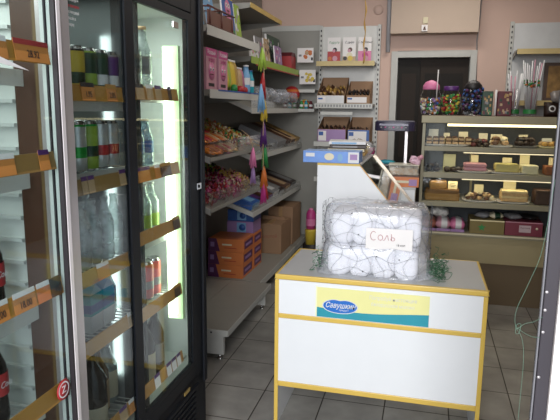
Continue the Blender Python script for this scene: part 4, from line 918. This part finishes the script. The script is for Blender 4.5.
def scale():
    t = thing('shop_scale', 'electronic shop scale with dark display on a silver pole', 'scale', (-.27, 4.80, 1.0105))
    MB().box(-.14, .13, -.09, .09, 0, .13, mat('scale_body', sr(120, 118, 116), .4)).build('body', t, .01)
    MB().box(-.15, .14, -.10, .10, .14, .155, mat('scale_platform', sr(150, 148, 144), .25, .7)).lathe([(.02, .13, CHROME), (.02, .14, CHROME)], 10).build('platform', t, .004)
    MB().box(.092, .12, .101, .115, .09, .42, SILV).build('pole', t, .003)
    h = MB(); n = 40; pts = []
    for k in range(n):
        th = 2*PI*k/n; c, s = math.cos(th), math.sin(th); r = (abs(c)**3.5+abs(s)**3.5)**(-1/3.5); pts.append((.015+.165*r*c, .05+.085*r*s))
    NB = mat('scale_navy', sr(46, 42, 64), .35)
    h.prism([(x, y) for x, y in pts], 'Z', .42, .495, NB).prism([(.015+(x-.015)*.94, .05+(y-.05)*.94) for x, y in pts], 'Z', .495, .503, mat('scale_grey', sr(120, 120, 132), .4)); h = h.build('display_head', t, .004)
    p = MB()
    for i in range(7): p.box(-.10+.033*i, -.088+.033*i, -.0375, -.034, .445, .455, COLS['magenta' if i % 2 else 'grey'])
    p.box(-.11, .12, -.0368, -.0345, .463, .478, mat('display_window', sr(70, 60, 92), .2)); p.build('display', h)
scale()
t = thing('teal_cloth', 'small teal cloth lying on the scale platform', 'cloth', (-.31, 4.78, 1.166))
mb = MB(); pillow(mb, .14, .10, .025, COLS['teal'], TR(0, 0, .012), 8, 6, .012); mb.build('cloth', t)

# ================================================================ PASTRY CASE
OLV = mat('olive_cream_panel', sr(170, 158, 120), .5, var=.02); OLVD = mat('olive_plinth', sr(112, 96, 72), .55, var=.02); ALU = mat('beige_shelf_front', sr(146, 141, 116), .45, var=.02)
def case():
    t = thing('pastry_case', 'long glass fronted pastry case with three lit shelves and cream base', 'display case', (0, 0, 0))
    x0, x1, y0, y1 = -.035, 1.75, 4.85, 5.42
    MB().box(x0, x1, y0+.03, y0+.05, 0, .36, OLVD).box(x0, x1, y0+.05, y1, 0, .02, OLVD).build('plinth', t)
    MB().box(x0, x1, y0+.012, y0+.03, .355, .575, OLV).build('front_panel', t)
    MB().box(x0, x1, y0-.012, y1, .575, .60, ALU).box(x0, x1, y0-.014, y0-.012, .590, .603, mat('pale_edge', sr(214, 206, 176), .4)).build('deck', t)
    MB().box(x0+.03, x1, y1-.012, y1, .60, 1.50, mat('case_back', sr(58, 64, 70), .35, var=.15)).build('back', t)
    for x in (x0, x1-.018): MB().box(x, x+.018, y0+.03, y1-.013, .02, .574, OLVD).box(x, x+.022, y0, y0+.022, .60, 1.495, ALU).box(x, x+.022, y1-.03, y1-.013, .60, 1.495, ALU).build('side_frame', t)
    MB().box(x0+.008, x0+.012, y0+.022, y1-.03, .60, 1.495, clear('case_side_glass', (.7, .74, .70), .6)).build('side_glass', t)
    MB().box(x0-.012, x1, y0-.008, y1, 1.50, 1.56, mat('case_top', sr(160, 152, 124), .5), top=COLS['brown']).build('top', t, .004)
    for a, b in ((1.276, 1.311), (1.056, 1.098), (.818, .858)):
        MB().box(x0+.024, x1-.02, y0+.0, y0+.02, a, b, ALU).box(x0+.024, x1-.02, y0+.02, y1-.014, b-.012, b-.002, mat('case_shelf', sr(150, 150, 140), .3)).build('shelf', t)
    for a, b in ((1.313, 1.497), (1.10, 1.274), (.86, 1.054)):
        g = MB().box(x0+.024, x1-.02, y0+.003, y0+.007, a, b, clear('case_glass', (.93, .94, .92), .35)).build('front_glass', t)
    W1 = mat('warm_tube', (1, .86, .52), emit=2.0, var=0); W2 = mat('warm_tube_dim', (1, .84, .55), emit=.9, var=0)
    MB().tube([(.16, y0+.05, 1.485), (1.70, y0+.05, 1.485)], .010, W1, 8).build('lamp_tube', t)
    MB().tube([(.30, y0+.06, 1.262), (1.00, y0+.06, 1.262)], .004, W2, 8).build('lamp_tube', t)
    MB().tube([(.30, y0+.06, 1.043), (1.00, y0+.06, 1.043)], .004, W2, 8).build('lamp_tube', t)
    for z_ in (1.49, 1.262, 1.043): area('case_lamp_light', (.85, y0+.10, z_), (math.radians(15), 0, 0), 1.6, .05, 1.3, (1, .86, .58))
    MB().box(.385, .405, y1-.02, y1-.0125, 1.10, 1.27, OLV).box(.40, .42, y1-.02, y1-.0125, .86, 1.05, OLV).build('back_strip', t)
case()
def card(label, x, y, z, w_=.07, h=.052, m=None, rz=0, group='cream price cards in the pastry case'):
    t = thing('price_card', label, 'card', (x, y, z), rz, group)
    MB().prism([(0, 0), (.002, 0), (.008, h), (.006, h)], 'X', -w_/2, w_/2, m or CREAM).build('card', t)
    q = MB(); 
    for k, (a, b) in enumerate(((.2, .75), (.15, .85), (.3, .7))): q.box(-w_/2+w_*a, -w_/2+w_*b, -.0012+.0, .0, h*(.72-.22*k), h*(.78-.22*k), INK)
    q = q.build('writing', t); q.rotation_euler = (-.12, 0, 0); q.location = (0, -.001, .0)
    return t
def plate(label, x, y, z, rx, ry, m=None, name='tray'):
    t = thing(name, label, 'tray', (x, y, z)); n = 32; P_ = m or PAPER
    def ring(kx, z_): return [(rx*kx*(abs(math.cos(2*PI*k/n))**.5)*(1 if math.cos(2*PI*k/n) >= 0 else -1), ry*kx*(abs(math.sin(2*PI*k/n))**.5)*(1 if math.sin(2*PI*k/n) >= 0 else -1), z_) for k in range(n)]
    rs = [ring(.85, .0), ring(1, .014), ring(1, .017), ring(.84, .004)]
    vs = sum(rs, []); fs = [(i*n+k, i*n+(k+1) % n, (i+1)*n+(k+1) % n, (i+1)*n+k) for i in range(3) for k in range(n)]
    fs += [tuple(range(n-1, -1, -1)), tuple(3*n+k for k in range(n))]
    MB().add(vs, fs, P_, True).build('tray', t); return t
def lump(mb, x, y, z, r, m, sq=.7, seed=0, n=8):
    for j in range(4):
        pass
    vs = []; fs = []; R = 5
    for j in range(R+1):
        for k in range(n):
            ph = PI*j/R; th = 2*PI*k/n; rr = r*(1+.25*noise.noise(Vector((math.sin(ph)*math.cos(th)*2+seed*3.1, math.sin(ph)*math.sin(th)*2, math.cos(ph)*2+seed))))
            vs.append((x+rr*math.sin(ph)*math.cos(th), y+rr*math.sin(ph)*math.sin(th), z+rr*sq*math.cos(ph)))
    for j in range(R):
        for k in range(n): fs.append((j*n+k, j*n+(k+1) % n, (j+1)*n+(k+1) % n, (j+1)*n+k))
    mb.add(vs, fs, m, True)
random.seed(9)
def pieces(name, label, cat, x0, x1, y0, y1, z, n, r, cols, group, layers=2, sq=.75):
    """separate sweets or biscuits heaped on a tray"""
    k = 0
    per = max(1, n//layers)
    for L in range(layers):
        nx = max(1, int(math.sqrt(per*(x1-x0)/(y1-y0)))); ny = max(1, per//nx)
        for i in range(nx):
            for j in range(ny):
                f = .5*L/layers; X = x0+(x1-x0)*(f*.5+(1-f)*(i+.5)/nx)+random.uniform(-r, r)*.3; Y = y0+(y1-y0)*(f*.5+(1-f)*(j+.5)/ny)+random.uniform(-r, r)*.3
                mb = MB(); lump(mb, 0, 0, r*sq*.9, r, COLS[random.choice(cols)], sq, k); o = mb.build(name); o.location = (X, Y, z+L*r*sq*1.35); o.rotation_euler = (0, 0, random.uniform(0, 6)); tag(o, label, cat, group); k += 1
def block(name, label, cat, x0, x1, y0, y1, z, h, m, m2=None, group=None, layers=1, bev=.008, rough=True):
    t = thing(name, label, cat, ((x0+x1)/2, (y0+y1)/2, z), 0, group); w_, d = (x1-x0)/2, (y1-y0)/2
    mb = MB()
    for k in range(layers):
        a = h*k/layers; mb.box(-w_, w_, -d, d, a+.001*(k > 0), h*(k+1)/layers-(h/layers*.35 if m2 else 0), m)
        if m2: mb.box(-w_+.003, w_-.003, -d+.003, d-.003, h*(k+1)/layers-h/layers*.35, h*(k+1)/layers, m2)
    o = mb.build('body', t, 0 if rough and name == 'cake_slab' else bev)
    if rough and name == 'cake_slab':
        bm = bmesh.new(); bm.from_mesh(o.data); bmesh.ops.subdivide_edges(bm, edges=bm.edges, cuts=7, use_grid_fill=True)
        for v in bm.verts:
            q = noise.noise_vector(Vector((v.co.x*40+x0*9, v.co.y*40, v.co.z*50)))*.006
            e = 1-.05*(abs(v.co.x/w_)**6+abs(v.co.z/h-.5)*2*abs(v.co.x/w_)**4)
            v.co = Vector((v.co.x*e+q.x, v.co.y+q.y, max(.0, v.co.z+q.z*(v.co.z > .003)))) 
        for f in bm.faces: f.smooth = True
        bm.to_mesh(o.data); bm.free()
    return t
YF = 4.885
# shelf 1 (surface z 1.309)
Z1 = 1.3095
plate('long white tray of brown wafer bars on the top shelf', .16, YF+.14, Z1, .19, .13)
for i in range(7):
    x = -.0+.052*i
    block('wafer_bar', 'brown wafer bar in the row at the left of the top shelf', 'wafer', x, x+.044, YF+.05, YF+.20, Z1+.018, .058, COLS['tan'], COLS['brown'], 'wafer bars on the top shelf', 2, .003)
pieces('chocolate_sweet', 'dark chocolate sweet in the heap right of the wafer bars', 'sweet', .35, .50, YF+.04, YF+.2, Z1+.001, 22, .026, ['choc', 'wine', 'brown', 'choc'], 'dark sweets on the top shelf')
plate('white tray of light biscuits in the middle of the top shelf', .585, YF+.12, Z1, .095, .11)
pieces('biscuit', 'light brown biscuit in the heap in the middle of the top shelf', 'biscuit', .50, .66, YF+.05, YF+.2, Z1+.018, 16, .028, ['tan', 'gold', 'cream', 'brown'], 'light biscuits on the top shelf')
plate('grey tray under the dark chocolate pieces on the top shelf', .775, YF+.12, Z1, .088, .11, COLS['grey'])
pieces('chocolate_piece', 'almost black chocolate piece in the heap on the top shelf', 'sweet', .70, .85, YF+.05, YF+.2, Z1+.018, 20, .028, ['choc', 'black', 'choc'], 'black chocolate on the top shelf')
plate('cream tray at the right of the top shelf', 1.0, YF+.12, Z1, .13, .12, CREAM)
pieces('biscuit', 'small brown biscuit on the cream tray at the right of the top shelf', 'biscuit', .89, 1.12, YF+.04, YF+.2, Z1+.018, 18, .024, ['brown', 'tan', 'gold'], 'brown biscuits on the cream tray', 1)
for i, (x, zz, w_) in enumerate(((.055, .115, .08), (.165, .085, .05), (.30, .115, .075), (.46, .105, .07), (.565, .10, .09), (.775, .10, .07), (.955, .075, .075))):
    card(('grey price card at the left end of the top shelf', 'small price card between the wafer bars', 'tall tilted price card above the wafer bars', 'price card behind the dark sweets on the top shelf', 'bright wide price card in the middle of the top shelf', 'price card above the black chocolate', 'grey price card behind the brown biscuits')[i], x, YF+.21+.01*(i % 2), Z1+.0005 if i > 1 else Z1+.018, w_, zz, COLS['cream'] if i not in (0, 6) else mat('grey_card', sr(196, 196, 190), .6), .06*(i % 3-1))
# shelf 2 (surface 1.096)
Z2 = 1.0965
pieces('chocolate_sweet', 'dark glazed sweet at the left of the middle shelf', 'sweet', -.0, .13, YF+.04, YF+.2, Z2+.001, 18, .026, ['black', 'choc', 'black'], 'dark glazed sweets on the middle shelf')
pieces('chocolate_bar', 'dark and white striped sweet left of the pink slab', 'sweet', .16, .30, YF+.04, YF+.2, Z2+.001, 14, .026, ['choc', 'black', 'grey'], 'striped sweets on the middle shelf', 1)
plate('white tray under the pink slab', .39, YF+.12, Z2, .14, .12)
t = block('marshmallow_slab', 'pale pink sweet slab on a white tray on the middle shelf', 'sweet', .31, .49, YF+.03, YF+.18, Z2+.018, .06, COLS['palepink'], None, None, 2, .012)
plate('white tray under the lemon slab', .66, YF+.12, Z2, .15, .12)
LEM = mat('pale_lemon_cake', sr(200, 188, 120), .6, bump=.4, scale=60)
block('cake_slab', 'pale yellow cake slab on the middle shelf', 'cake', .55, .74, YF+.03, YF+.18, Z2+.018, .062, LEM, None, None, 1, .012)
block('cake_slab', 'white cream cake slab right of the pale yellow one', 'cake', .755, .885, YF+.03, YF+.18, Z2+.003, .07, mat('white_cream_cake', sr(220, 214, 180), .6, bump=.5, scale=60), None, None, 1, .012)
block('cake_slab', 'reddish brown cake slab at the right of the middle shelf', 'cake', .925, 1.15, YF+.03, YF+.18, Z2+.003, .07, mat('red_brown_cake', sr(140, 84, 50), .6, bump=.5, scale=50, var=.2), None, None, 1, .008)
for i, (x, zz, w_) in enumerate(((.20, .135, .10), (.405, .135, .06), (.665, .12, .075), (.80, .145, .075), (1.02, .13, .07))):
    card(('square grey green price card on the middle shelf', 'narrow price card above the pink slab', 'price card above the pale yellow cake', 'tall bright price card above the white cream cake', 'price card above the reddish brown cake')[i], x, YF+.215, Z2+.0005, w_, zz, CREAM if i else mat('greenish_card', sr(190, 188, 150), .6), .05*(i % 3-1))
# shelf 3 (surface .856)
Z3 = .8565
block('cake_slab', 'golden brown cake slab at the left of the bottom lit shelf', 'cake', .0, .30, YF+.03, YF+.2, Z3+.001, .09, mat('golden_cake', sr(160, 122, 68), .6, bump=.6, scale=70, var=.15), mat('golden_cake_top', sr(126, 90, 48), .6, bump=.6), None, 1, .008)
block('cake_slab', 'smaller golden cake slab lying on the large golden one', 'cake', .04, .19, YF+.07, YF+.2, Z3+.0915, .065, mat('golden_cake', (0, 0, 0)), None, None, 1, .008)
plate('white tray of nut pieces on the bottom lit shelf', .45, YF+.12, Z3, .135, .12)
pieces('nut_sweet', 'brown and white nut sweet on the white tray', 'sweet', .34, .57, YF+.04, YF+.2, Z3+.018, 44, .021, ['tan', 'brown', 'cream', 'choc', 'cream'], 'nut sweets on the bottom lit shelf')
plate('white tray under the cream topped cake', .71, YF+.12, Z3, .135, .12)
block('cake_slab', 'cream topped layered cake on a white tray on the bottom lit shelf', 'cake', .61, .83, YF+.03, YF+.19, Z3+.018, .085, mat('layer_cake', sr(206, 170, 120), .6, bump=.6, scale=60, var=.25), mat('cream_cake_top', sr(236, 216, 164), .6, bump=.4), None, 2, .008)
block('cake_slab', 'dark chocolate cake slab at the right of the bottom lit shelf', 'cake', .865, 1.10, YF+.03, YF+.2, Z3+.001, .115, mat('dark_cake', sr(72, 50, 40), .6, bump=.8, scale=50, var=.3), None, None, 1, .01)
for i, (x, y_, z_, zz, w_) in enumerate(((.235, YF+.10, Z3+.0915, .065, .075), (.455, YF+.215, Z3+.0005, .125, .075), (.70, YF+.22, Z3+.0005, .19, .10))):
    card(('bright price card standing on the golden cake slab', 'price card behind the nut sweets', 'large bright price card behind the cream topped cake')[i], x, y_, z_, w_, zz, CREAM, .03)
# deck (surface .600)
ZD = .6005
for i in range(3):
    t = thing('pink_packet', ('red and white clear packet leftmost on the deck of the pastry case', 'pink and white clear packet second on the deck', 'pale pink clear packet third on the deck')[i], 'packet', (.06+.115*i, YF+.12, ZD), 0, 'packets on the deck')
    mb = MB(); pillow(mb, .13, .22, .10, (COLS['wine'], COLS['palepink'], COLS['pink'])[i] if i else mat('dusty_red_pack', sr(150, 92, 76), .4), TR(0, 0, .054), 8, 8, .012, COLS['white'] if i else None, i); mb.build('wrapper', t)
    MB().box(-.055, .055, -.112, -.104, .0, .022, COLS['lilac']).build('tray', t)
t = thing('crumpled_bag', 'crumpled white clear bag lying on the red packet', 'bag', (.14, YF+.17, ZD+.112)); mb = MB(); pillow(mb, .16, .12, .05, clear('bright_polythene', (.9, .9, .9), .7, .5, (.9, .9, .86), .1, .6), TR(0, 0, .03, .2), 10, 8, .03, None, 7); mb.build('film', t)
t = carton('cardboard_box', 'flat olive cardboard box with a green star on the deck', 'box', .385, .655, YF+.0, YF+.26, ZD, ZD+.115, mat('olive_board', sr(126, 112, 68), .7))
p = []
for k in range(10): r = .034 if k % 2 == 0 else .015; p.append((-.04+r*math.sin(k*PI/5), .052+r*math.cos(k*PI/5)))
MB().prism(p, 'Y', -.1316, -.1302, COLS['green']).build('star', t)
MB().box(-.135, .135, -.131, -.1302, .105, .1148, CREAM).build('edge', t)
t = carton('cardboard_box', 'flat magenta box with a white label on the deck', 'box', .66, .945, YF+.0, YF+.26, ZD, ZD+.115, mat('magenta_board', sr(124, 50, 66), .5))
MB().box(-.035, .055, -.1316, -.1302, .03, .088, mat('label_grey', sr(196, 176, 180), .5)).lathe([(0, 0, COLS['cream']), (.010, 0, COLS['cream']), (.010, .001, COLS['cream']), (0, .001, COLS['cream'])], 12, TR(.10, -.131, .065, PI/2)).box(-.142, .142, -.131, -.1302, .107, .1148, COLS['palepink']).build('label', t)
text('lettering', 'Пастила', .018, COLS['wine'], (.01, -.132, .066), FR, t, 1, .0003)
for i, (x, c) in enumerate(((.50, 'grey'), (.60, 'cream'), (.73, 'grey'), (.85, 'black'))):
    t = thing('flat_packet', ('grey clear packet lying on the olive box', 'cream packet lying on the olive box', 'grey packet lying on the magenta box', 'black packet lying on the magenta box')[i], 'packet', (x, YF+.14, ZD+.1165), 0, 'packets lying on the deck boxes')
    mb = MB(); pillow(mb, .12, .16, .04, COLS[c], TR(0, 0, .022, 0, 0, .3*(i-1)), 8, 6, .01, COLS['darkgreen'] if i == 1 else None, i+3); mb.build('wrapper', t)

# ================================================================ ON TOP OF THE PASTRY CASE
ZT = 1.5605
JG = clear('jar_plastic', (.95, .97, .98), .5, 0, rough=.04)
def jar(label, x, y, R, H, capc, cols, fill, cap='dome', n=150):
    t = thing('candy_jar', label, 'jar', (x, y, ZT), 0, 'candy jars on the pastry case')
    hh = H*.74 if cap == 'dome' else H*.86
    prof = [(0, .001), (R*.62, .001), (R*.78, .012), (R*.96, hh*.30), (R, hh*.52), (R*.93, hh*.78), (R*.72, hh)]
    MB().lathe([(a, b, JG) for a, b in prof], 24).build('jar', t)
    m = COLS[capc]
    if cap == 'dome': MB().lathe([(R*.74, hh-.004, m), (R*.80, hh, m), (R*.76, hh+H*.10, m), (R*.52, hh+H*.20, m), (R*.2, H*.985, m), (0, H, m)], 24).build('lid', t)
    else: MB().lathe([(R*.74, hh-.002, m), (R*.76, hh+.002, m), (R*.76, H*.985, m), (R*.7, H, m), (0, H, m)], 24).build('lid', t)
    c = MB()
    for i in range(n):
        z = .018+fill*hh*random.random(); rr = R*.78*math.sqrt(random.random())*(.8 if z < .04 else 1); th = random.uniform(0, 2*PI)
        if i > n*.4: rr = R*.80*(.85 if z < .05 else 1)
        s = .014; M = TR(rr*math.cos(th), rr*math.sin(th), z, random.uniform(0, 6), random.uniform(0, 6))
        cc = COLS[cols[i % len(cols)]]; c.lathe([(0, -s*.7, cc), (s, -s*.2, cc), (s, s*.2, cc), (0, s*.7, cc)], 6, M)
    o = c.build('sweets', t); o['kind'] = 'stuff'
    return t
random.seed(4)
jar('round jar with pink domed lid and mixed sweets on the pastry case', .015, 4.97, .088, .285, 'pink', ['cream', 'orange', 'green', 'blue', 'white', 'tan', 'lilac'], .55)
jar('jar with flat blue lid and green, yellow and red sweets', .175, 4.97, .080, .235, 'purple', ['green', 'yellow', 'red', 'green', 'orange', 'lime'], .72, 'flat')
jar('egg shaped jar with black domed lid full of dark blue sweets', .345, 4.97, .090, .285, 'black', ['black', 'grey', 'black', 'blue', 'violet'], .95, n=260)
# spoon sticking out of the first jar
tag(MB().tube([(.06, 4.91, ZT+.12), (.063, 4.875, ZT+.36)], .004, PAPER, 6).build('long_spoon'), 'thin white stick standing in front of the pink lidded jar', 'spoon')
def tin(label, x, w_, h, c1, c2):
    t = thing('candy_pack', label, 'packet', (x, 4.95, ZT), 0, 'tall packs on the pastry case')
    MB().box(-w_/2, w_/2, -.04, .04, 0, h, COLS[c1]).build('pack', t, .006)
    m = MB(); 
    for k in range(26): m.box(*sorted((a_ := random.uniform(-w_*.45, w_*.3), a_+random.uniform(.012, w_*.18))), -.0415-.0001*k, -.0405, *(lambda a: (a, a+.02))(random.uniform(.01, h-.03)), COLS[random.choice((c2, 'wine', 'gold', 'grey', c1, 'brown', 'darkgreen', 'tan'))])
    m.build('printed_front', t)
tin('dark green tall pack with white marks left of the straws', .455, .085, .195, 'darkgreen', 'green')
tin('red and gold tall pack left of the straw tubes', .585, .11, .195, 'wine', 'gold')
tag(MB().tube([(.517, 4.90, ZT+.004), (.517, 4.90, ZT+.205)], .008, PAPER, 8).build('white_tube'), 'white upright stick between the green and the red packs', 'stick')
def straws(label, x, y, R, hz, n, cols, zt):
    t = thing('straw_tub', label, 'tub', (x, y, ZT), 0, 'clear tubs of straws')
    MB().lathe([(0, .001, PLEXI), (R, .001, PLEXI), (R, hz, PLEXI), (R*1.02, hz, PLEXI)], 20).build('tub', t)
    for i in range(n):
        th = 2*PI*i/n; r0 = R*.5; r1 = R*(1.0+.9*(zt/.42))
        MB().tube([(r0*math.cos(th), r0*math.sin(th), .01), (r1*math.cos(th)*.8, r1*math.sin(th)*.6, zt-.02*(i % 3))], .005, COLS[cols[i % len(cols)]], 5).build('straw', t)
    MB().lathe([(R*1.03, .02, COLS['green']), (R*1.03, .055, COLS['green'])], 20).build('label', t)
    return t
straws('clear tub with pale straws left of the taller straw tub', .675, 5.05, .042, .22, 8, ['white', 'white', 'palepink'], .36)
t = straws('taller clear tub with a fan of white and pink straws', .795, 5.03, .05, .26, 12, ['white', 'palepink', 'white', 'white'], .44)
c = MB(); random.seed(2)
for i in range(40):
    th = random.uniform(0, 2*PI); c.lathe([(0, -.012, COLS['green']), (.014, 0, COLS[('green', 'orange', 'green', 'brown')[i % 4]]), (0, .012, COLS['orange'])], 6, TR(.05*math.cos(th), .05*math.sin(th), random.uniform(.235, .285), random.uniform(0, 3)))
c.build('wrapped_sweets', t)
# bags of dark sweets at the right
for i, (x, z_) in enumerate(((.94, .0), (1.03, .0), (1.12, .0), (.985, .10), (1.08, .105))):
    t = thing('sweets_bag', ('dark sweets bag, left of the bottom row at the right end of the case top', 'dark and brown sweets bag in the bottom row, middle', 'dark sweets bag, right of the bottom row', 'grey film sweets bag lying on the left of the pile', 'grey film sweets bag lying on the right of the pile')[i], 'bag', (x, 4.96+.02*(i % 2), ZT+z_), 0, 'bags of dark sweets on the case top')
    mb = MB(); pillow(mb, .11, .12, .07, COLS['choc'] if i < 3 else mat('grey_film', sr(128, 122, 118), .25), TR(0, 0, .056, 1.3 if i < 3 else .6), 8, 6, .015, COLS['brown'] if i == 1 else None, i); mb.build('wrapper', t)
    if i < 3: MB().lathe([(.016, 0, COLS['white']), (.026, 0, COLS['white']), (.026, .001, COLS['white']), (.016, .001, COLS['white'])], 16, TR(0, -.042, .062, PI/2-.25)).build('emblem', t)
t = thing('small_box', 'small pale box at the front right of the pastry case top', 'box', (1.07, 4.885, ZT)); MB().box(-.045, .045, -.025, .025, 0, .065, mat('pale_lilac_card', sr(206, 196, 200), .6)).build('box', t, .002)
MB().box(-.03, .03, -.0262, -.0252, .02, .045, COLS['grey']).build('print', t)

# rear right wall unit
b5 = thing('shelving_unit', 'white perforated wall shelving above the pastry case with a gold edged shelf', 'shelving', (0, 0, 0))
MB().box(.775, 1.95, 6.18, 6.20, .05, 2.445, mat('blue_white_panel', sr(206, 208, 208), .5)).build('back_panel', b5)
slots(MB().box(.735, .772, 6.17, 6.22, 0, 2.46, STEELW), .748, 6.168, 6.1705, .3, 2.43).build('post', b5)
for z in (2.175, 1.70, 1.3, .9): MB().box(.785, 1.95, 5.92, 6.179, z-.02, z, SHELFG).box(.78, 1.95, 5.915, 5.92, z-.045, z+.003, GLD).prism([(5.93, z-.021), (6.17, z-.021), (6.17, z-.08)], 'X', .776, .782, SHELFG).build('shelf', b5)
t = thing('framed_picture', 'brown framed gold and brown picture on the wall shelf above the pastry case', 'picture', (1.215, 6.10, 1.701))
MB().box(-.15, .15, -.03, .03, 0, .36, mat('dark_brown_frame', sr(88, 70, 60), .5)).build('frame', t, .003)
MB().box(-.12, .12, -.0325, -.0305, .03, .33, mat('gold_brown_picture', sr(140, 108, 60), .5, var=.5, scale=14)).build('picture', t)

# green string hanging by the entrance door edge
G = mat('pale_green_string', sr(84, 116, 98), .8)
pts = [(.246, 1.2, 1.47), (.235, 1.2, 1.33), (.216, 1.2, 1.26), (.197, 1.2, 1.20), (.198, 1.2, 1.165), (.212, 1.2, 1.14), (.219, 1.2, 1.09), (.219, 1.2, .96), (.222, 1.2, .80), (.226, 1.2, .5)]
def cat(pts, n=6):
    o = []
    for i in range(len(pts)-1):
        a = Vector(pts[max(i-1, 0)]); b = Vector(pts[i]); c_ = Vector(pts[i+1]); d = Vector(pts[min(i+2, len(pts)-1)])
        for k in range(n):
            u = k/n; o.append(.5*((2*b)+(c_-a)*u+(2*a-5*b+4*c_-d)*u*u+(3*b-a-3*c_+d)*u**3))
    return o+[Vector(pts[-1])]
s = MB().tube(cat(pts), .00045, G, 4).tube(cat([(.2, 1.2, 1.158), (.215, 1.2, 1.172), (.232, 1.2, 1.178), (.247, 1.2, 1.19)]), .00045, G, 4).tube(cat([(.2, 1.2, 1.163), (.216, 1.2, 1.152), (.232, 1.2, 1.146), (.246, 1.2, 1.146)]), .00045, G, 4).tube(cat([(.206, 1.2, 1.15), (.199, 1.2, 1.15), (.2, 1.2, 1.168), (.208, 1.2, 1.17), (.206, 1.2, 1.15)]), .00045, G, 4)
tag(s.build('string'), 'thin tangled pale green string hanging at the door edge', 'string')
